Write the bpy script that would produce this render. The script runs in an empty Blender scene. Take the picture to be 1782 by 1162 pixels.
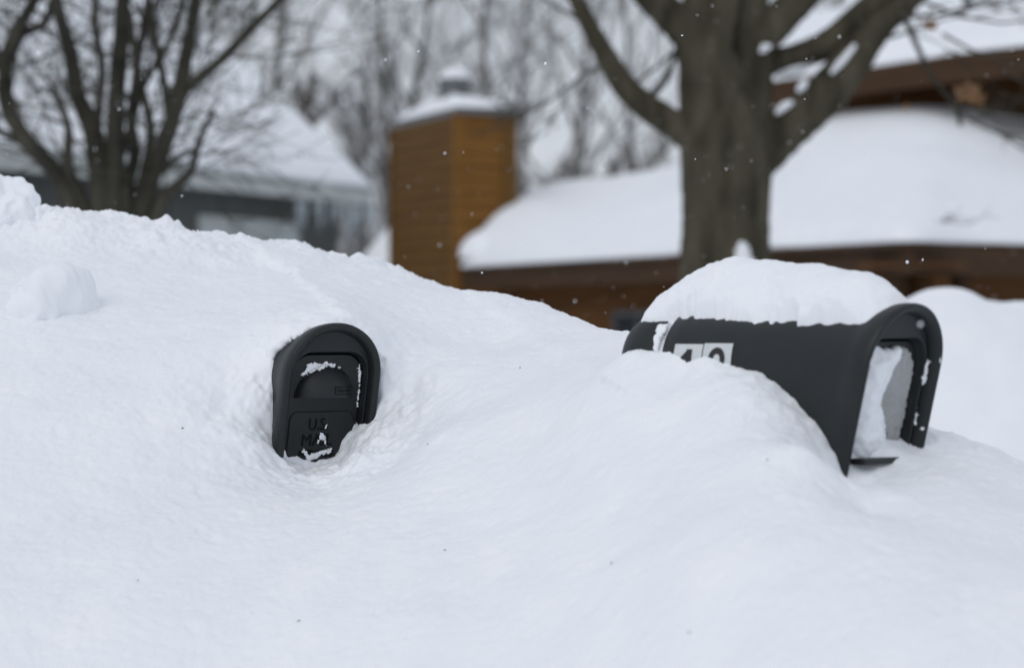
import bpy, bmesh, math, random
import numpy as np
from mathutils import Vector, Matrix, Quaternion

scene = bpy.context.scene
COL = scene.collection
F = 1782 * 85.0 / 36.0          # focal length in photograph pixels
HZ, CX, CZ = 560.0, 891.0, 1.40  # horizon row, centre column, eye height

# ------------------------------------------------------------------ camera
cam_data = bpy.data.cameras.new('camera')
cam = bpy.data.objects.new('camera', cam_data)
COL.objects.link(cam)
cam.location = (0, 0, CZ)
cam.rotation_euler = (math.radians(90), 0, 0)
cam_data.sensor_fit = 'HORIZONTAL'
cam_data.sensor_width = 36.0
cam_data.lens = 85.0
cam_data.shift_y = -21.0 / 1782.0
cam_data.clip_start = 0.05
cam_data.clip_end = 3000
cam_data.dof.use_dof = True
cam_data.dof.focus_distance = 4.20
cam_data.dof.aperture_fstop = 3.2
cam_data.dof.aperture_blades = 9
scene.camera = cam

# ------------------------------------------------------------------ sky, sun, exposure
SUN_EL, SUN_AZ = math.radians(38), math.radians(-150)   # azimuth from +Y towards +X
world = bpy.data.worlds.new('World')
scene.world = world
world.use_nodes = True
wn = world.node_tree.nodes; wl = world.node_tree.links
wn.clear()
sky = wn.new('ShaderNodeTexSky')
sky.sky_type = 'NISHITA'; sky.sun_disc = False
sky.sun_elevation = SUN_EL; sky.sun_rotation = SUN_AZ
sky.air_density = 1.0; sky.dust_density = 3.0
cloud = wn.new('ShaderNodeMix'); cloud.data_type = 'RGBA'
cloud.inputs[0].default_value = 0.88
# even overcast cloud, brighter overhead than at the horizon (as any overcast sky is)
tcw = wn.new('ShaderNodeTexCoord'); sepw = wn.new('ShaderNodeSeparateXYZ'); rampw = wn.new('ShaderNodeMapRange')
rampw.inputs[1].default_value = 0.0; rampw.inputs[2].default_value = 1.0; rampw.inputs[3].default_value = 1.0; rampw.inputs[4].default_value = 1.0
vecw = wn.new('ShaderNodeVectorMath'); vecw.operation = 'SCALE'; vecw.inputs[0].default_value = (6.55, 6.95, 7.65)
wl.new(tcw.outputs['Generated'], sepw.inputs[0]); wl.new(sepw.outputs['Z'], rampw.inputs[0]); wl.new(rampw.outputs[0], vecw.inputs['Scale'])
wl.new(vecw.outputs[0], cloud.inputs[7])
bgn = wn.new('ShaderNodeBackground'); bgn.inputs[1].default_value = 0.10
won = wn.new('ShaderNodeOutputWorld')
wl.new(sky.outputs[0], cloud.inputs[6]); wl.new(cloud.outputs[2], bgn.inputs[0]); wl.new(bgn.outputs[0], won.inputs[0])

sun_data = bpy.data.lights.new('sun', 'SUN')
sun_data.energy = 0.52; sun_data.angle = math.radians(35); sun_data.color = (1.0, 0.985, 0.96)
sun = bpy.data.objects.new('sun', sun_data); COL.objects.link(sun)
sd = Vector((math.sin(SUN_AZ) * math.cos(SUN_EL), math.cos(SUN_AZ) * math.cos(SUN_EL), math.sin(SUN_EL)))
sun.rotation_euler = (-sd).to_track_quat('-Z', 'Y').to_euler()
sun.location = (0, 0, 20)

scene.view_settings.view_transform = 'Standard'
scene.view_settings.look = 'None'
scene.view_settings.exposure = 0.0
scene.view_settings.gamma = 1.0
scene.view_settings.use_curve_mapping = False
scene.render.engine = 'CYCLES'
scene.cycles.use_denoising = True
scene.cycles.max_bounces = 8
scene.cycles.diffuse_bounces = 5
scene.cycles.use_adaptive_sampling = False

# ------------------------------------------------------------------ helpers
def at(px, py, Y):
    """The point at depth Y that the photograph shows at pixel (px, py)."""
    return Vector(((px - CX) / F * Y, Y, CZ - (py - HZ) / F * Y))

def tag(o, label=None, cat=None, group=None, kind=None):
    if label: o['label'] = label
    if cat: o['category'] = cat
    if group: o['group'] = group
    if kind: o['kind'] = kind
    return o

def link(name, me, m=None, parent=None, matrix=None):
    o = bpy.data.objects.new(name, me)
    COL.objects.link(o)
    if m is not None and len(me.materials) == 0: me.materials.append(m)
    if parent is not None: o.parent = parent
    if matrix is not None: o.matrix_local = matrix
    return o

def empty(name, loc=(0, 0, 0), rz=0):
    o = bpy.data.objects.new(name, None); COL.objects.link(o)
    o.location = loc; o.rotation_euler = (0, 0, rz); o.empty_display_size = .1
    return o

def mesh_np(name, V, Q, smooth=True):
    """Mesh from numpy vertices and an array of quads (or triangles)."""
    V = np.asarray(V, dtype=np.float32); Q = np.asarray(Q, dtype=np.int32)
    k = Q.shape[1]
    me = bpy.data.meshes.new(name)
    me.vertices.add(len(V)); me.vertices.foreach_set('co', V.ravel())
    me.loops.add(Q.size); me.loops.foreach_set('vertex_index', Q.ravel())
    me.polygons.add(len(Q))
    me.polygons.foreach_set('loop_start', np.arange(0, Q.size, k, dtype=np.int32))
    me.polygons.foreach_set('loop_total', np.full(len(Q), k, dtype=np.int32))
    me.polygons.foreach_set('use_smooth', np.full(len(Q), smooth))
    me.update(calc_edges=True); me.validate()
    return me

class MB:
    """Collects vertices and faces and links them as one mesh object."""
    def __init__(s): s.v = []; s.f = []
    def add(s, vs, fs):
        b = len(s.v); s.v += [tuple(p) for p in vs]; s.f += [tuple(i + b for i in f) for f in fs]
    def box(s, lo, hi, M=None):
        x0, y0, z0 = lo; x1, y1, z1 = hi
        vs = [Vector(p) for p in ((x0,y0,z0),(x1,y0,z0),(x1,y1,z0),(x0,y1,z0),(x0,y0,z1),(x1,y0,z1),(x1,y1,z1),(x0,y1,z1))]
        if M is not None: vs = [M @ p for p in vs]
        s.add(vs, [(3,2,1,0),(4,5,6,7),(0,1,5,4),(1,2,6,5),(2,3,7,6),(3,0,4,7)])
    def tube(s, pts, rad, sides=6, caps=True, bump=0.0, rng=None):
        pts = [Vector(p) for p in pts]; n = len(pts)
        ref = Vector((0.31, 0.2, 0.93)).normalized(); vs = []; prev = None
        for i in range(n):
            d = (pts[min(i+1, n-1)] - pts[max(i-1, 0)])
            if d.length < 1e-9: d = Vector((0, 0, 1))
            d.normalize()
            if prev is None:
                u = d.cross(Vector((0.9, 0.43, 0.05)))
                if u.length < .05: u = d.cross(Vector((0, 1, 0)))
            else:
                u = prev - d * prev.dot(d)
            u.normalize(); prev = u; w = d.cross(u)
            for k in range(sides):
                a = 2 * math.pi * k / sides
                r = rad[i] * (1 + (bump * (rng.random() - .5) if bump else 0))
                vs.append(pts[i] + (u * math.cos(a) + w * math.sin(a)) * r)
        fs = []
        for i in range(n - 1):
            for k in range(sides):
                k2 = (k + 1) % sides
                fs.append((i*sides+k, i*sides+k2, (i+1)*sides+k2, (i+1)*sides+k))
        if caps:
            fs.append(tuple(range(sides - 1, -1, -1))); fs.append(tuple((n-1)*sides + k for k in range(sides)))
        s.add(vs, fs)
    def build(s, name, m=None, parent=None, smooth=False, bevel=0.0, matrix=None):
        me = bpy.data.meshes.new(name); me.from_pydata(s.v, [], s.f)
        if bevel:
            bm = bmesh.new(); bm.from_mesh(me)
            bmesh.ops.bevel(bm, geom=list(bm.edges), offset=bevel, segments=2, affect='EDGES', profile=.5)
            bm.to_mesh(me); bm.free()
        for p in me.polygons: p.use_smooth = smooth
        me.update()
        return link(name, me, m, parent, matrix)

# vectorised gradient-free value noise, smooth
_rs = np.random.RandomState(7)
_TAB = _rs.rand(257, 257).astype(np.float32) * 2 - 1
def vnoise(x, y):
    xi = np.floor(x).astype(int); yi = np.floor(y).astype(int)
    fx = x - xi; fy = y - yi
    fx = fx*fx*fx*(fx*(fx*6-15)+10); fy = fy*fy*fy*(fy*(fy*6-15)+10)
    a = _TAB[xi % 256, yi % 256]; b = _TAB[(xi+1) % 256, yi % 256]
    c = _TAB[xi % 256, (yi+1) % 256]; d = _TAB[(xi+1) % 256, (yi+1) % 256]
    return a*(1-fx)*(1-fy) + b*fx*(1-fy) + c*(1-fx)*fy + d*fx*fy
def rot_noise(x, y, lam, ang, off=0.0):
    c, s = math.cos(ang), math.sin(ang)
    return vnoise((x*c + y*s) / lam + 31.7 + off, (-x*s + y*c) / lam + 77.3 + off * 1.7)
def sstep(e0, e1, x):
    t = np.clip((x - e0) / (e1 - e0), 0, 1); return t*t*(3 - 2*t)

# ------------------------------------------------------------------ materials
def nt(name):
    m = bpy.data.materials.new(name); m.use_nodes = True
    t = m.node_tree; b = t.nodes['Principled BSDF']
    return m, t, b

def bump_noise(t, b, layers, dist=.01, coord='Object'):
    """layers: (scale, strength, stretch-vector or None)"""
    tc = t.nodes.new('ShaderNodeTexCoord'); prev = None
    for sc, st, dd in layers:
        n = t.nodes.new('ShaderNodeTexNoise'); n.inputs['Scale'].default_value = sc; n.inputs['Detail'].default_value = 4
        t.links.new(tc.outputs[coord], n.inputs['Vector'])
        bp = t.nodes.new('ShaderNodeBump'); bp.inputs['Strength'].default_value = st; bp.inputs['Distance'].default_value = dd
        t.links.new(n.outputs['Fac'], bp.inputs['Height'])
        if prev: t.links.new(prev.outputs[0], bp.inputs['Normal'])
        prev = bp
    t.links.new(prev.outputs[0], b.inputs['Normal'])

def color_noise(t, b, c1, c2, scale, stretch=(1,1,1), lo=.35, hi=.65, detail=5, rot=(0,0,0)):
    tc = t.nodes.new('ShaderNodeTexCoord'); mp = t.nodes.new('ShaderNodeMapping')
    mp.inputs['Scale'].default_value = stretch; mp.inputs['Rotation'].default_value = rot
    n = t.nodes.new('ShaderNodeTexNoise'); n.inputs['Scale'].default_value = scale; n.inputs['Detail'].default_value = detail
    cr = t.nodes.new('ShaderNodeValToRGB')
    cr.color_ramp.elements[0].position = lo; cr.color_ramp.elements[1].position = hi
    cr.color_ramp.elements[0].color = (*c1, 1); cr.color_ramp.elements[1].color = (*c2, 1)
    t.links.new(tc.outputs['Object'], mp.inputs[0]); t.links.new(mp.outputs[0], n.inputs['Vector'])
    t.links.new(n.outputs['Fac'], cr.inputs[0]); t.links.new(cr.outputs[0], b.inputs['Base Color'])
    return n, cr

def mat_snow(name, bump=True, c1=(.84,.87,.91), c2=(.90,.915,.94), sss=0.0):
    m, t, b = nt(name)
    color_noise(t, b, c1, c2, 7.0, lo=.3, hi=.7)
    b.inputs['Roughness'].default_value = .75; b.inputs['Specular IOR Level'].default_value = .25
    if sss:
        b.inputs['Subsurface Weight'].default_value = sss
        b.inputs['Subsurface Radius'].default_value = (.006, .008, .011); b.inputs['Subsurface Scale'].default_value = 1.0
    if bump: bump_noise(t, b, [(55, .3, .004), (240, .45, .001)])
    return m

M = {}
M['snow'] = mat_snow('fresh_snow')
M['snow_far'] = mat_snow('roof_snow', bump=False)
M['shade_snow'] = mat_snow('painted_shade_snow', True, (.30,.305,.31), (.42,.425,.43))  # snow greyed so that its shade is put into the colour

m, t, b = nt('charcoal_plastic'); M['plastic'] = m
color_noise(t, b, (.0100,.0122,.0133), (.0148,.0175,.0188), 14, lo=.3, hi=.7)
b.inputs['Roughness'].default_value = .47; b.inputs['Specular IOR Level'].default_value = .38
bump_noise(t, b, [(900, .18, .0004)])
m, t, b = nt('shadow_dark_raised_lettering'); M['letter'] = m  # darker than the plastic: shadow on the raised letters is put into the colour
b.inputs['Base Color'].default_value = (.005,.0055,.006,1); b.inputs['Roughness'].default_value = .6; b.inputs['Specular IOR Level'].default_value = .15
m, t, b = nt('white_sticker'); M['sticker'] = m
color_noise(t, b, (.55,.58,.59), (.66,.68,.69), 40, lo=.3, hi=.7); b.inputs['Roughness'].default_value = .45
m, t, b = nt('black_print'); M['print'] = m
b.inputs['Base Color'].default_value = (.012,.013,.014,1); b.inputs['Roughness'].default_value = .5

def mat_bark(name, c1, c2, sc=9, bumpd=.02):
    m, t, b = nt(name)
    color_noise(t, b, c1, c2, sc, stretch=(1,1,.3), lo=.32, hi=.68, detail=8)
    b.inputs['Roughness'].default_value = .9; b.inputs['Specular IOR Level'].default_value = .15
    tc = t.nodes.new('ShaderNodeTexCoord'); mp = t.nodes.new('ShaderNodeMapping'); mp.inputs['Scale'].default_value = (1,1,.12)
    n = t.nodes.new('ShaderNodeTexNoise'); n.inputs['Scale'].default_value = 22; n.inputs['Detail'].default_value = 6
    bp = t.nodes.new('ShaderNodeBump'); bp.inputs['Strength'].default_value = .5; bp.inputs['Distance'].default_value = bumpd
    t.links.new(tc.outputs['Object'], mp.inputs[0]); t.links.new(mp.outputs[0], n.inputs['Vector'])
    t.links.new(n.outputs['Fac'], bp.inputs['Height']); t.links.new(bp.outputs[0], b.inputs['Normal'])
    return m
M['maple'] = mat_bark('grey_green_bark', (.032,.0285,.019), (.092,.082,.056))
M['crab'] = mat_bark('dark_bark', (.035,.033,.026), (.075,.07,.055))
M['fartree'] = mat_bark('haze_pale_bark', (.15,.145,.14), (.25,.24,.23))  # bark colour made paler to stand in for haze over the far trees
M['redtwig'] = mat_bark('reddish_brown_twig', (.075,.055,.045), (.13,.095,.08))
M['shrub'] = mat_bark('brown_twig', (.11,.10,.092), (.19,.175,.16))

def mat_wood(name, c1, c2, sc=3.5, stretch=(.25,.25,7)):
    m, t, b = nt(name)
    color_noise(t, b, c1, c2, sc, stretch=stretch, lo=.3, hi=.7, detail=7)
    b.inputs['Roughness'].default_value = .75; b.inputs['Specular IOR Level'].default_value = .2
    bump_noise(t, b, [(30, .3, .004)])
    return m
M['cedar'] = mat_wood('tan_cedar_siding', (.140,.064,.0125), (.21,.098,.023))
M['cedar2'] = mat_wood('darker_cedar_siding', (.095,.048,.0115), (.148,.075,.020))  # darker cedar for the chimney's left face, core and outer corner boards
M['brown'] = mat_wood('dark_brown_siding', (.075,.033,.011), (.14,.062,.019))
M['trimbrown'] = mat_wood('dark_brown_trim', (.042,.023,.012), (.068,.036,.018))
M['oldtrim'] = mat_wood('weathered_trim', (.13,.085,.065), (.20,.14,.11))
M['grey'] = mat_wood('blue_grey_siding', (.074,.079,.076), (.115,.12,.116), 3, (6,6,.3))
M['paint'] = mat_wood('pale_grey_paint', (.40,.43,.42), (.52,.55,.54), 3, (1,1,1))
m, t, b = nt('galvanised_metal'); M['metal'] = m
color_noise(t, b, (.09,.095,.10), (.16,.165,.17), 8, lo=.3, hi=.7); b.inputs['Metallic'].default_value = .3; b.inputs['Roughness'].default_value = .55
m, t, b = nt('window_glass'); M['glass'] = m
b.inputs['Base Color'].default_value = (.03,.035,.04,1); b.inputs['Roughness'].default_value = .08
m, t, b = nt('curtained_glass'); M['curtain'] = m
color_noise(t, b, (.36,.40,.41), (.55,.58,.58), 2, lo=.3, hi=.7); b.inputs['Roughness'].default_value = .3
m, t, b = nt('ice'); M['ice'] = m
b.inputs['Base Color'].default_value = (.75,.82,.86,1); b.inputs['Roughness'].default_value = .12; b.inputs['Transmission Weight'].default_value = .55; b.inputs['IOR'].default_value = 1.31
m, t, b = nt('dry_leaf'); M['leaf'] = m
color_noise(t, b, (.15,.08,.036), (.23,.125,.058), 20); b.inputs['Roughness'].default_value = .8
m, t, b = nt('flake'); M['flake'] = m
b.inputs['Base Color'].default_value = (.92,.94,.97,1); b.inputs['Roughness'].default_value = .6

# ------------------------------------------------------------------ ground
def build_ground():
    xs = np.concatenate([np.linspace(-900, -60, 10), np.linspace(-50, 50, 41), np.linspace(60, 900, 10)])
    ys = np.concatenate([np.linspace(-300, -20, 6), np.linspace(-10, 80, 60), np.linspace(100, 1400, 14)])
    Xg, Yg = np.meshgrid(xs, ys)
    Z = -.30 * sstep(7, 16, Yg) + .06 * vnoise(Xg / 5, Yg / 5) * sstep(7, 12, Yg)
    V = np.stack([Xg, Yg, Z], -1).reshape(-1, 3)
    n, k = len(xs), len(ys); i = np.arange(n*k).reshape(k, n)
    Q = np.stack([i[:-1,:-1], i[:-1,1:], i[1:,1:], i[1:,:-1]], -1).reshape(-1, 4)
    tag(link('ground', mesh_np('ground', V, Q), M['snow_far']), kind='structure')
build_ground()

# ------------------------------------------------------------------ mailbox placement (needed by the bank)
A_, H_ = .086, .27
BOX_A = (Vector((at(576, 690, 4.2).x, 4.20, 1.122)), math.radians(30))
BOX_B = (Vector((at(1562, 690, 3.5).x, 3.50, 1.151)), math.radians(44.5))
def box_matrix(b): return Matrix.Translation(b[0]) @ Matrix.Rotation(b[1], 4, 'Z')
MA, MB_ = box_matrix(BOX_A), box_matrix(BOX_B)

def side_depth(px, Mx, xl=-A_):
    """Depth Y where the viewing column px meets the plane x = xl of a mailbox."""
    p0 = Mx @ Vector((xl, 0, 0)); d = (Mx.to_3x3() @ Vector((0, 1, 0)))
    k = (px - CX) / F
    tt = (k * p0.y - p0.x) / (d.x - k * d.y)
    return p0.y + tt * d.y

def door_depth(px, py):
    """Depth Y where the line of sight through (px, py) meets the leaning door of the first mailbox."""
    R3 = MA.to_3x3(); n = R3 @ Vector((0, 1, .23)).normalized(); p0 = MA @ Vector((0, .032, .135))
    d = at(px, py, 1.0) - Vector((0, 0, CZ)); c = Vector((0, 0, CZ))
    return (p0 - c).dot(n) / d.dot(n)

# ------------------------------------------------------------------ the big ploughed snow bank
ALPHA = math.radians(35)
O0 = np.array([0, 4.2, 1.4]); SD = np.array([0, math.cos(ALPHA), math.sin(ALPHA)]); ND = np.array([0, -math.sin(ALPHA), math.cos(ALPHA)])

CREST = [(-900,260,5.2),(-500,300,5.15),(-250,330,5.1),(-100,345,5.05),(0,378,5.0),(60,374,4.98),(110,380,4.97),(160,385,4.96),(215,390,4.95),(280,388,4.94),(340,402,4.92),
         (400,418,4.9),(430,430,4.95),(480,424,5.05),(560,438,5.05),(650,462,5.02),(720,480,5.0),(765,494,4.98),(800,520,4.95),(850,538,4.9),(920,550,4.85),
         (1000,572,4.7),(1050,585,4.55),(1100,596,4.4),(1200,605,4.15),(1350,640,4.0),(1500,700,3.85),(1600,742,3.75),(1660,760,3.72),(1720,778,3.72),(1782,812,3.72),(1900,850,3.7),(2200,900,3.7),(2700,950,3.7)]
FACE = [(-900,1162,3.7),(-500,1162,3.6),(-200,1162,3.5),(0,1162,3.5),(300,1162,3.47),(600,1162,3.4),(900,1162,3.25),(1200,1162,3.0),(1500,1162,2.82),(1782,1162,2.75),(2200,1162,2.75),(2700,1200,2.8),
        (-900,700,4.4),(-500,700,4.3),(-200,700,4.2),(0,900,3.85),(150,900,3.85),(300,900,3.85),(450,920,3.8),(600,930,3.73),(750,900,3.73),(900,900,3.62),(1050,900,3.45),(1200,920,3.22),(1350,940,3.08),(1500,950,3.05),(1650,930,3.15),(1782,920,3.22),(2200,1000,3.2),
        (0,700,4.15),(150,700,4.15),(300,700,4.16),(400,720,4.18),(0,530,4.5),(150,530,4.5),(300,530,4.5),(420,540,4.45),(0,440,4.8),(200,440,4.8),(380,470,4.72),
        (440,640,4.225),(440,760,4.145),(480,500,4.58),(560,480,4.7),(650,500,4.7),(720,560,4.5),
        # round the smaller mailbox
        (464,625,4.213),(472,700,4.200),(479,785,4.190),(478,600,4.235),(505,586,4.245),(540,573,4.255),(575,562,4.268),(620,563,4.282),(648,590,4.288),(666,640,4.258),(664,700,4.245),
        (500,540,4.36),(560,530,4.39),(630,545,4.42),(700,620,4.33),(700,690,4.25),
        (482,803,4.165),(655,724,4.24),(495,822,4.14),(535,822,4.15),(575,820,4.16),(610,795,4.17),(645,755,4.19),(640,790,4.10),(600,830,4.07),(690,760,4.15),(680,810,4.05),(560,850,4.07),(450,830,4.07),
        (760,650,4.23),(760,750,4.0),(850,600,4.45),(850,700,4.08),(950,640,4.16),(950,750,3.83),(1050,640,3.93),(1050,750,3.64),(1000,600,4.30),
        # in front of and round the numbered mailbox
        (1180,660,3.67),(1180,740,3.53),(1300,690,3.50),(1300,770,3.38),(1400,780,3.33),(1440,868,3.22),(1510,895,3.27),(1580,870,3.30),(1650,830,3.42),(1720,850,3.42),
        (1505,850,3.42),(1515,838,3.46),(1540,808,3.50),(1556,786,3.52),(1590,784,3.56),(1620,775,3.58)]
DOORLINE = [(512,801,-.004),(535,803,-.004),(556,803,-.004),(577,796,-.004),(600,769,-.004),(618,746,-.004),(636,724,-.004),
            (520,765,.022),(555,770,.022),(580,745,.022),(600,718,.022),(560,690,.025),(530,720,.022),(580,640,.028),(620,670,.025),(540,640,.028)]
SIDE = [(1088,618),(1130,620),(1172,622),(1220,626),(1275,640),(1330,656),(1365,682),(1400,720),(1450,785),(1494,862)]

def control_points():
    P = []
    for px, py, Y in CREST:
        p = at(px, py, Y); P.append(p)
        P.append(p + Vector((0, .18, -.03))); P.append(p + Vector((0, .55, -.22))); P.append(p + Vector((0, 1.3, -.75))); P.append(p + Vector((0, 2.2, -1.25)))
    for px, py, Y in FACE: P.append(at(px, py, Y))
    for px, py, off in DOORLINE: P.append(at(px, py, door_depth(px, py) + off))
    for px, py in SIDE: P.append(at(px, py, side_depth(px, MB_) - .004))
    for px, py, Y in FACE[:12]:
        p = at(px, py, Y); P.append(p + Vector((0, -.35, -.35))); P.append(p + Vector((0, -.8, -.85))); P.append(Vector((p.x, p.y - 1.1, -.12)))
    return np.array([tuple(p) for p in P])

def rbf_fit(P, lam):
    x = P[:,0]; R = P - O0; s = R @ SD; n = R @ ND
    N = len(P); K = -np.sqrt((x[:,None]-x[None])**2 + (s[:,None]-s[None])**2 + 1e-4)
    Am = np.zeros((N+3, N+3)); Am[:N,:N] = K - lam * np.eye(N)
    T = np.stack([np.ones(N), x, s], 1); Am[:N,N:] = T; Am[N:,:N] = T.T
    w = np.linalg.solve(Am, np.concatenate([n, np.zeros(3)]))
    return x, s, w
def rbf_eval(fit, X, S):
    x, s, w = fit; out = np.empty(len(X))
    for a in range(0, len(X), 20000):
        b_ = slice(a, a + 20000)
        K = -np.sqrt((X[b_,None]-x[None])**2 + (S[b_,None]-s[None])**2 + 1e-4)
        out[b_] = K @ w[:-3] + w[-3] + w[-2]*X[b_] + w[-1]*S[b_]
    return out

def seg_dist(px, py, poly):
    """Distance in pixels from points to a polyline, and signed side (negative = left of travel)."""
    best = np.full(px.shape, 1e9); sgn = np.zeros(px.shape)
    for (x0,y0),(x1,y1) in zip(poly[:-1], poly[1:]):
        dx, dy = x1-x0, y1-y0; L = dx*dx+dy*dy
        tt = np.clip(((px-x0)*dx+(py-y0)*dy)/L, 0, 1)
        d = np.hypot(px-x0-tt*dx, py-y0-tt*dy)
        c = (px-x0)*dy-(py-y0)*dx
        m_ = d < best; best = np.where(m_, d, best); sgn = np.where(m_, np.sign(c), sgn)
    return best, sgn

def build_bank():
    fit = rbf_fit(control_points(), 3e-4)
    xs = np.concatenate([np.arange(-3.2, -1.12, .03), np.arange(-1.12, 1.02, .0032), np.arange(1.02, 3.0, .03)])
    ss = np.concatenate([np.arange(-2.6, -1.42, .03), np.arange(-1.42, .86, .0032), np.arange(.86, 2.4, .02)])
    xc = np.linspace(xs[0], xs[-1], 420); sc_ = np.linspace(ss[0], ss[-1], 340)
    Xc, Sc = np.meshgrid(xc, sc_)
    Nc = rbf_eval(fit, Xc.ravel(), Sc.ravel()).reshape(Xc.shape)
    # bicubic-ish upsampling: interpolate rows, then columns, with Catmull-Rom
    def cr(vals, old, new):
        h = old[1]-old[0]; u = (new-old[0])/h; i = np.clip(np.floor(u).astype(int), 0, len(old)-2); f = (u-i)
        g = lambda k: vals[np.clip(i+k, 0, len(old)-1)]
        f = f.reshape((-1,)+(1,)*(vals.ndim-1))
        return .5*((2*g(0)) + (-g(-1)+g(1))*f + (2*g(-1)-5*g(0)+4*g(1)-g(2))*f**2 + (-g(-1)+3*g(0)-3*g(1)+g(2))*f**3)
    Nn = cr(cr(Nc, sc_, ss).T, xc, xs).T
    X, S = np.meshgrid(xs, ss)
    Y = O0[1] + S*SD[1] + Nn*ND[1]; Z = O0[2] + S*SD[2] + Nn*ND[2]
    # relief: soft undulation, lumps, then grains; rougher along the crest and round the boxes
    crest_y = np.interp(X, [p[0] for p in [at(*c) for c in CREST]], [p[1] for p in [at(*c) for c in CREST]])
    near_crest = np.exp(-((Y - crest_y) / .16)**2)
    left = sstep(.15, -.35, X)
    pa = MA.translation; pb = MB_ @ Vector((0, .15, 0))
    rA = np.exp(-(((X - pa.x) / .17)**2 + ((Y - pa.y - .02) / .2)**2 + ((Z - 1.24) / .17)**2))
    pile = np.exp(-(((X - at(625,0,4.2).x) / .06)**2 + ((Z - at(0,775,4.2).z) / .05)**2 + ((Y - 4.15)/.15)**2))
    d = np.zeros_like(X)
    pb1 = MB_ @ Vector((0, 0, 0)); pb2 = MB_ @ Vector((0, .44, 0)); dx_, dy_ = pb2.x-pb1.x, pb2.y-pb1.y
    tb = np.clip(((X-pb1.x)*dx_ + (Y-pb1.y)*dy_) / (dx_**2+dy_**2), 0, 1)
    dB = np.hypot(X-pb1.x-tb*dx_, Y-pb1.y-tb*dy_); dA = np.hypot(X-pa.x, Y-pa.y-.05)
    calm = 1 - .9*np.exp(-(np.minimum(dA, dB)/.17)**4)
    d += calm * (.010 * rot_noise(X, S, .42, .4) + .0055 * rot_noise(X, S, .17, 1.1))
    med = rot_noise(X, S, .065, .7, 3.3)
    d += .0022 * med * (.3 + .7*calm)
    fine = .0011 * rot_noise(X, S, .030, 1.9) + .0009 * rot_noise(X, S, .0145, .3) + .0006 * rot_noise(X, S, .0085, 2.3)
    d += fine * (1.1 + .5*rA + 1.5*near_crest + 2.5*pile)
    # clods thrown up on the crest
    ridge = 1 - np.abs(rot_noise(X, S, .075, .2, 9.1)); ridge = np.clip(ridge - .55, 0, 1) / .45
    lump = np.clip(rot_noise(X, S, .05, 1.3, 5.0), 0, 1)**1.2
    d += near_crest * (.010 + .016*left) * lump + near_crest * .006 * left * ridge
    d += near_crest * (.006 * np.abs(rot_noise(X, S, .018, .5, 2.2)) + .003 * np.abs(rot_noise(X, S, .009, 1.5, 3.2))) * (.5 + left)
    d += pile * (.010 * np.clip(rot_noise(X, S, .026, .9, 4.4), -.3, 1) + .005 * np.abs(rot_noise(X, S, .012, .1, 6.6)))
    # ledges where one ploughed slab laps over another
    PX = CX + F * X / np.maximum(Y, .5); PY = HZ - F * (Z - CZ) / np.maximum(Y, .5)
    def ledge(poly, depth, soft, run):
        dist, sg = seg_dist(PX, PY, poly)
        sd_ = dist * sg + 5*rot_noise(X, S, .03, .6, 8.0) + 3*rot_noise(X, S, .012, .6, 1.0)
        return -depth * sstep(-soft, soft, sd_) * np.exp(-np.maximum(sd_, 0) / run) * (dist < 6*run)
    vis = (PY < 1400) & (PY > 200) & (Y < crest_y + .05)
    L = ledge([(418,424),(470,452),(515,475),(520,495),(560,525),(600,562)], -.016, 7, 55)
    L += ledge([(800,505),(860,545),(930,600),(1000,640),(1040,660)], -.009, 9, 45)
    L += 0 * ledge([(640,830),(690,850),(720,890),(740,960)], .006, 9, 40)
    d += np.where(vis, L, 0)
    # ragged rim where the snow has pulled away from the boxes
    rag = rot_noise(X, S, .022, .8, 7.7) * .007 + rot_noise(X, S, .009, .2, 1.7) * .004
    d += rag * np.clip(1.5*rA, 0, 1)
    sideB = np.exp(-((PX - np.interp(PY, [600,640,712,768,832], [1250,1330,1400,1450,1500])) / 45)**2) * (PY > 590) * (PY < 850) * (np.abs(X-.35) < .35)
    d += sideB * (.003 * rot_noise(X, S, .02, .8, 3.7))
    pit = np.clip(rot_noise(X, S, .021, .6, 14.0) - .55, 0, 1)
    d -= .006 * pit * (.4 + .6*calm)
    rj = np.random.RandomState(3)
    d += .0006 * rot_noise(X, S, .0068, 1.7, 6.3) + .00032 * rj.randn(*X.shape)
    Nn = Nn + d
    Y = O0[1] + S*SD[1] + Nn*ND[1]; Z = O0[2] + S*SD[2] + Nn*ND[2]
    V = np.stack([X, Y, Z], -1).reshape(-1, 3)
    n, k = len(xs), len(ss); i = np.arange(n*k).reshape(k, n)
    Q = np.stack([i[:-1,:-1], i[:-1,1:], i[1:,1:], i[1:,:-1]], -1).reshape(-1, 4)
    o = link('snow_bank', mesh_np('snow_bank', V, Q), M['snow'])
    tag(o, kind='structure')
build_bank()

def mound(name, x0, x1, y0, y1, hfun, res, m, kind='structure'):
    xs = np.arange(x0, x1 + 1e-6, res); ys = np.arange(y0, y1 + 1e-6, res)
    X, Y = np.meshgrid(xs, ys); Z = hfun(X, Y)
    V = np.stack([X, Y, Z], -1).reshape(-1, 3)
    n, k = len(xs), len(ys); i = np.arange(n*k).reshape(k, n)
    Q = np.stack([i[:-1,:-1], i[:-1,1:], i[1:,1:], i[1:,:-1]], -1).reshape(-1, 4)
    o = link(name, mesh_np(name, V, Q), m); tag(o, kind=kind); return o

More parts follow.
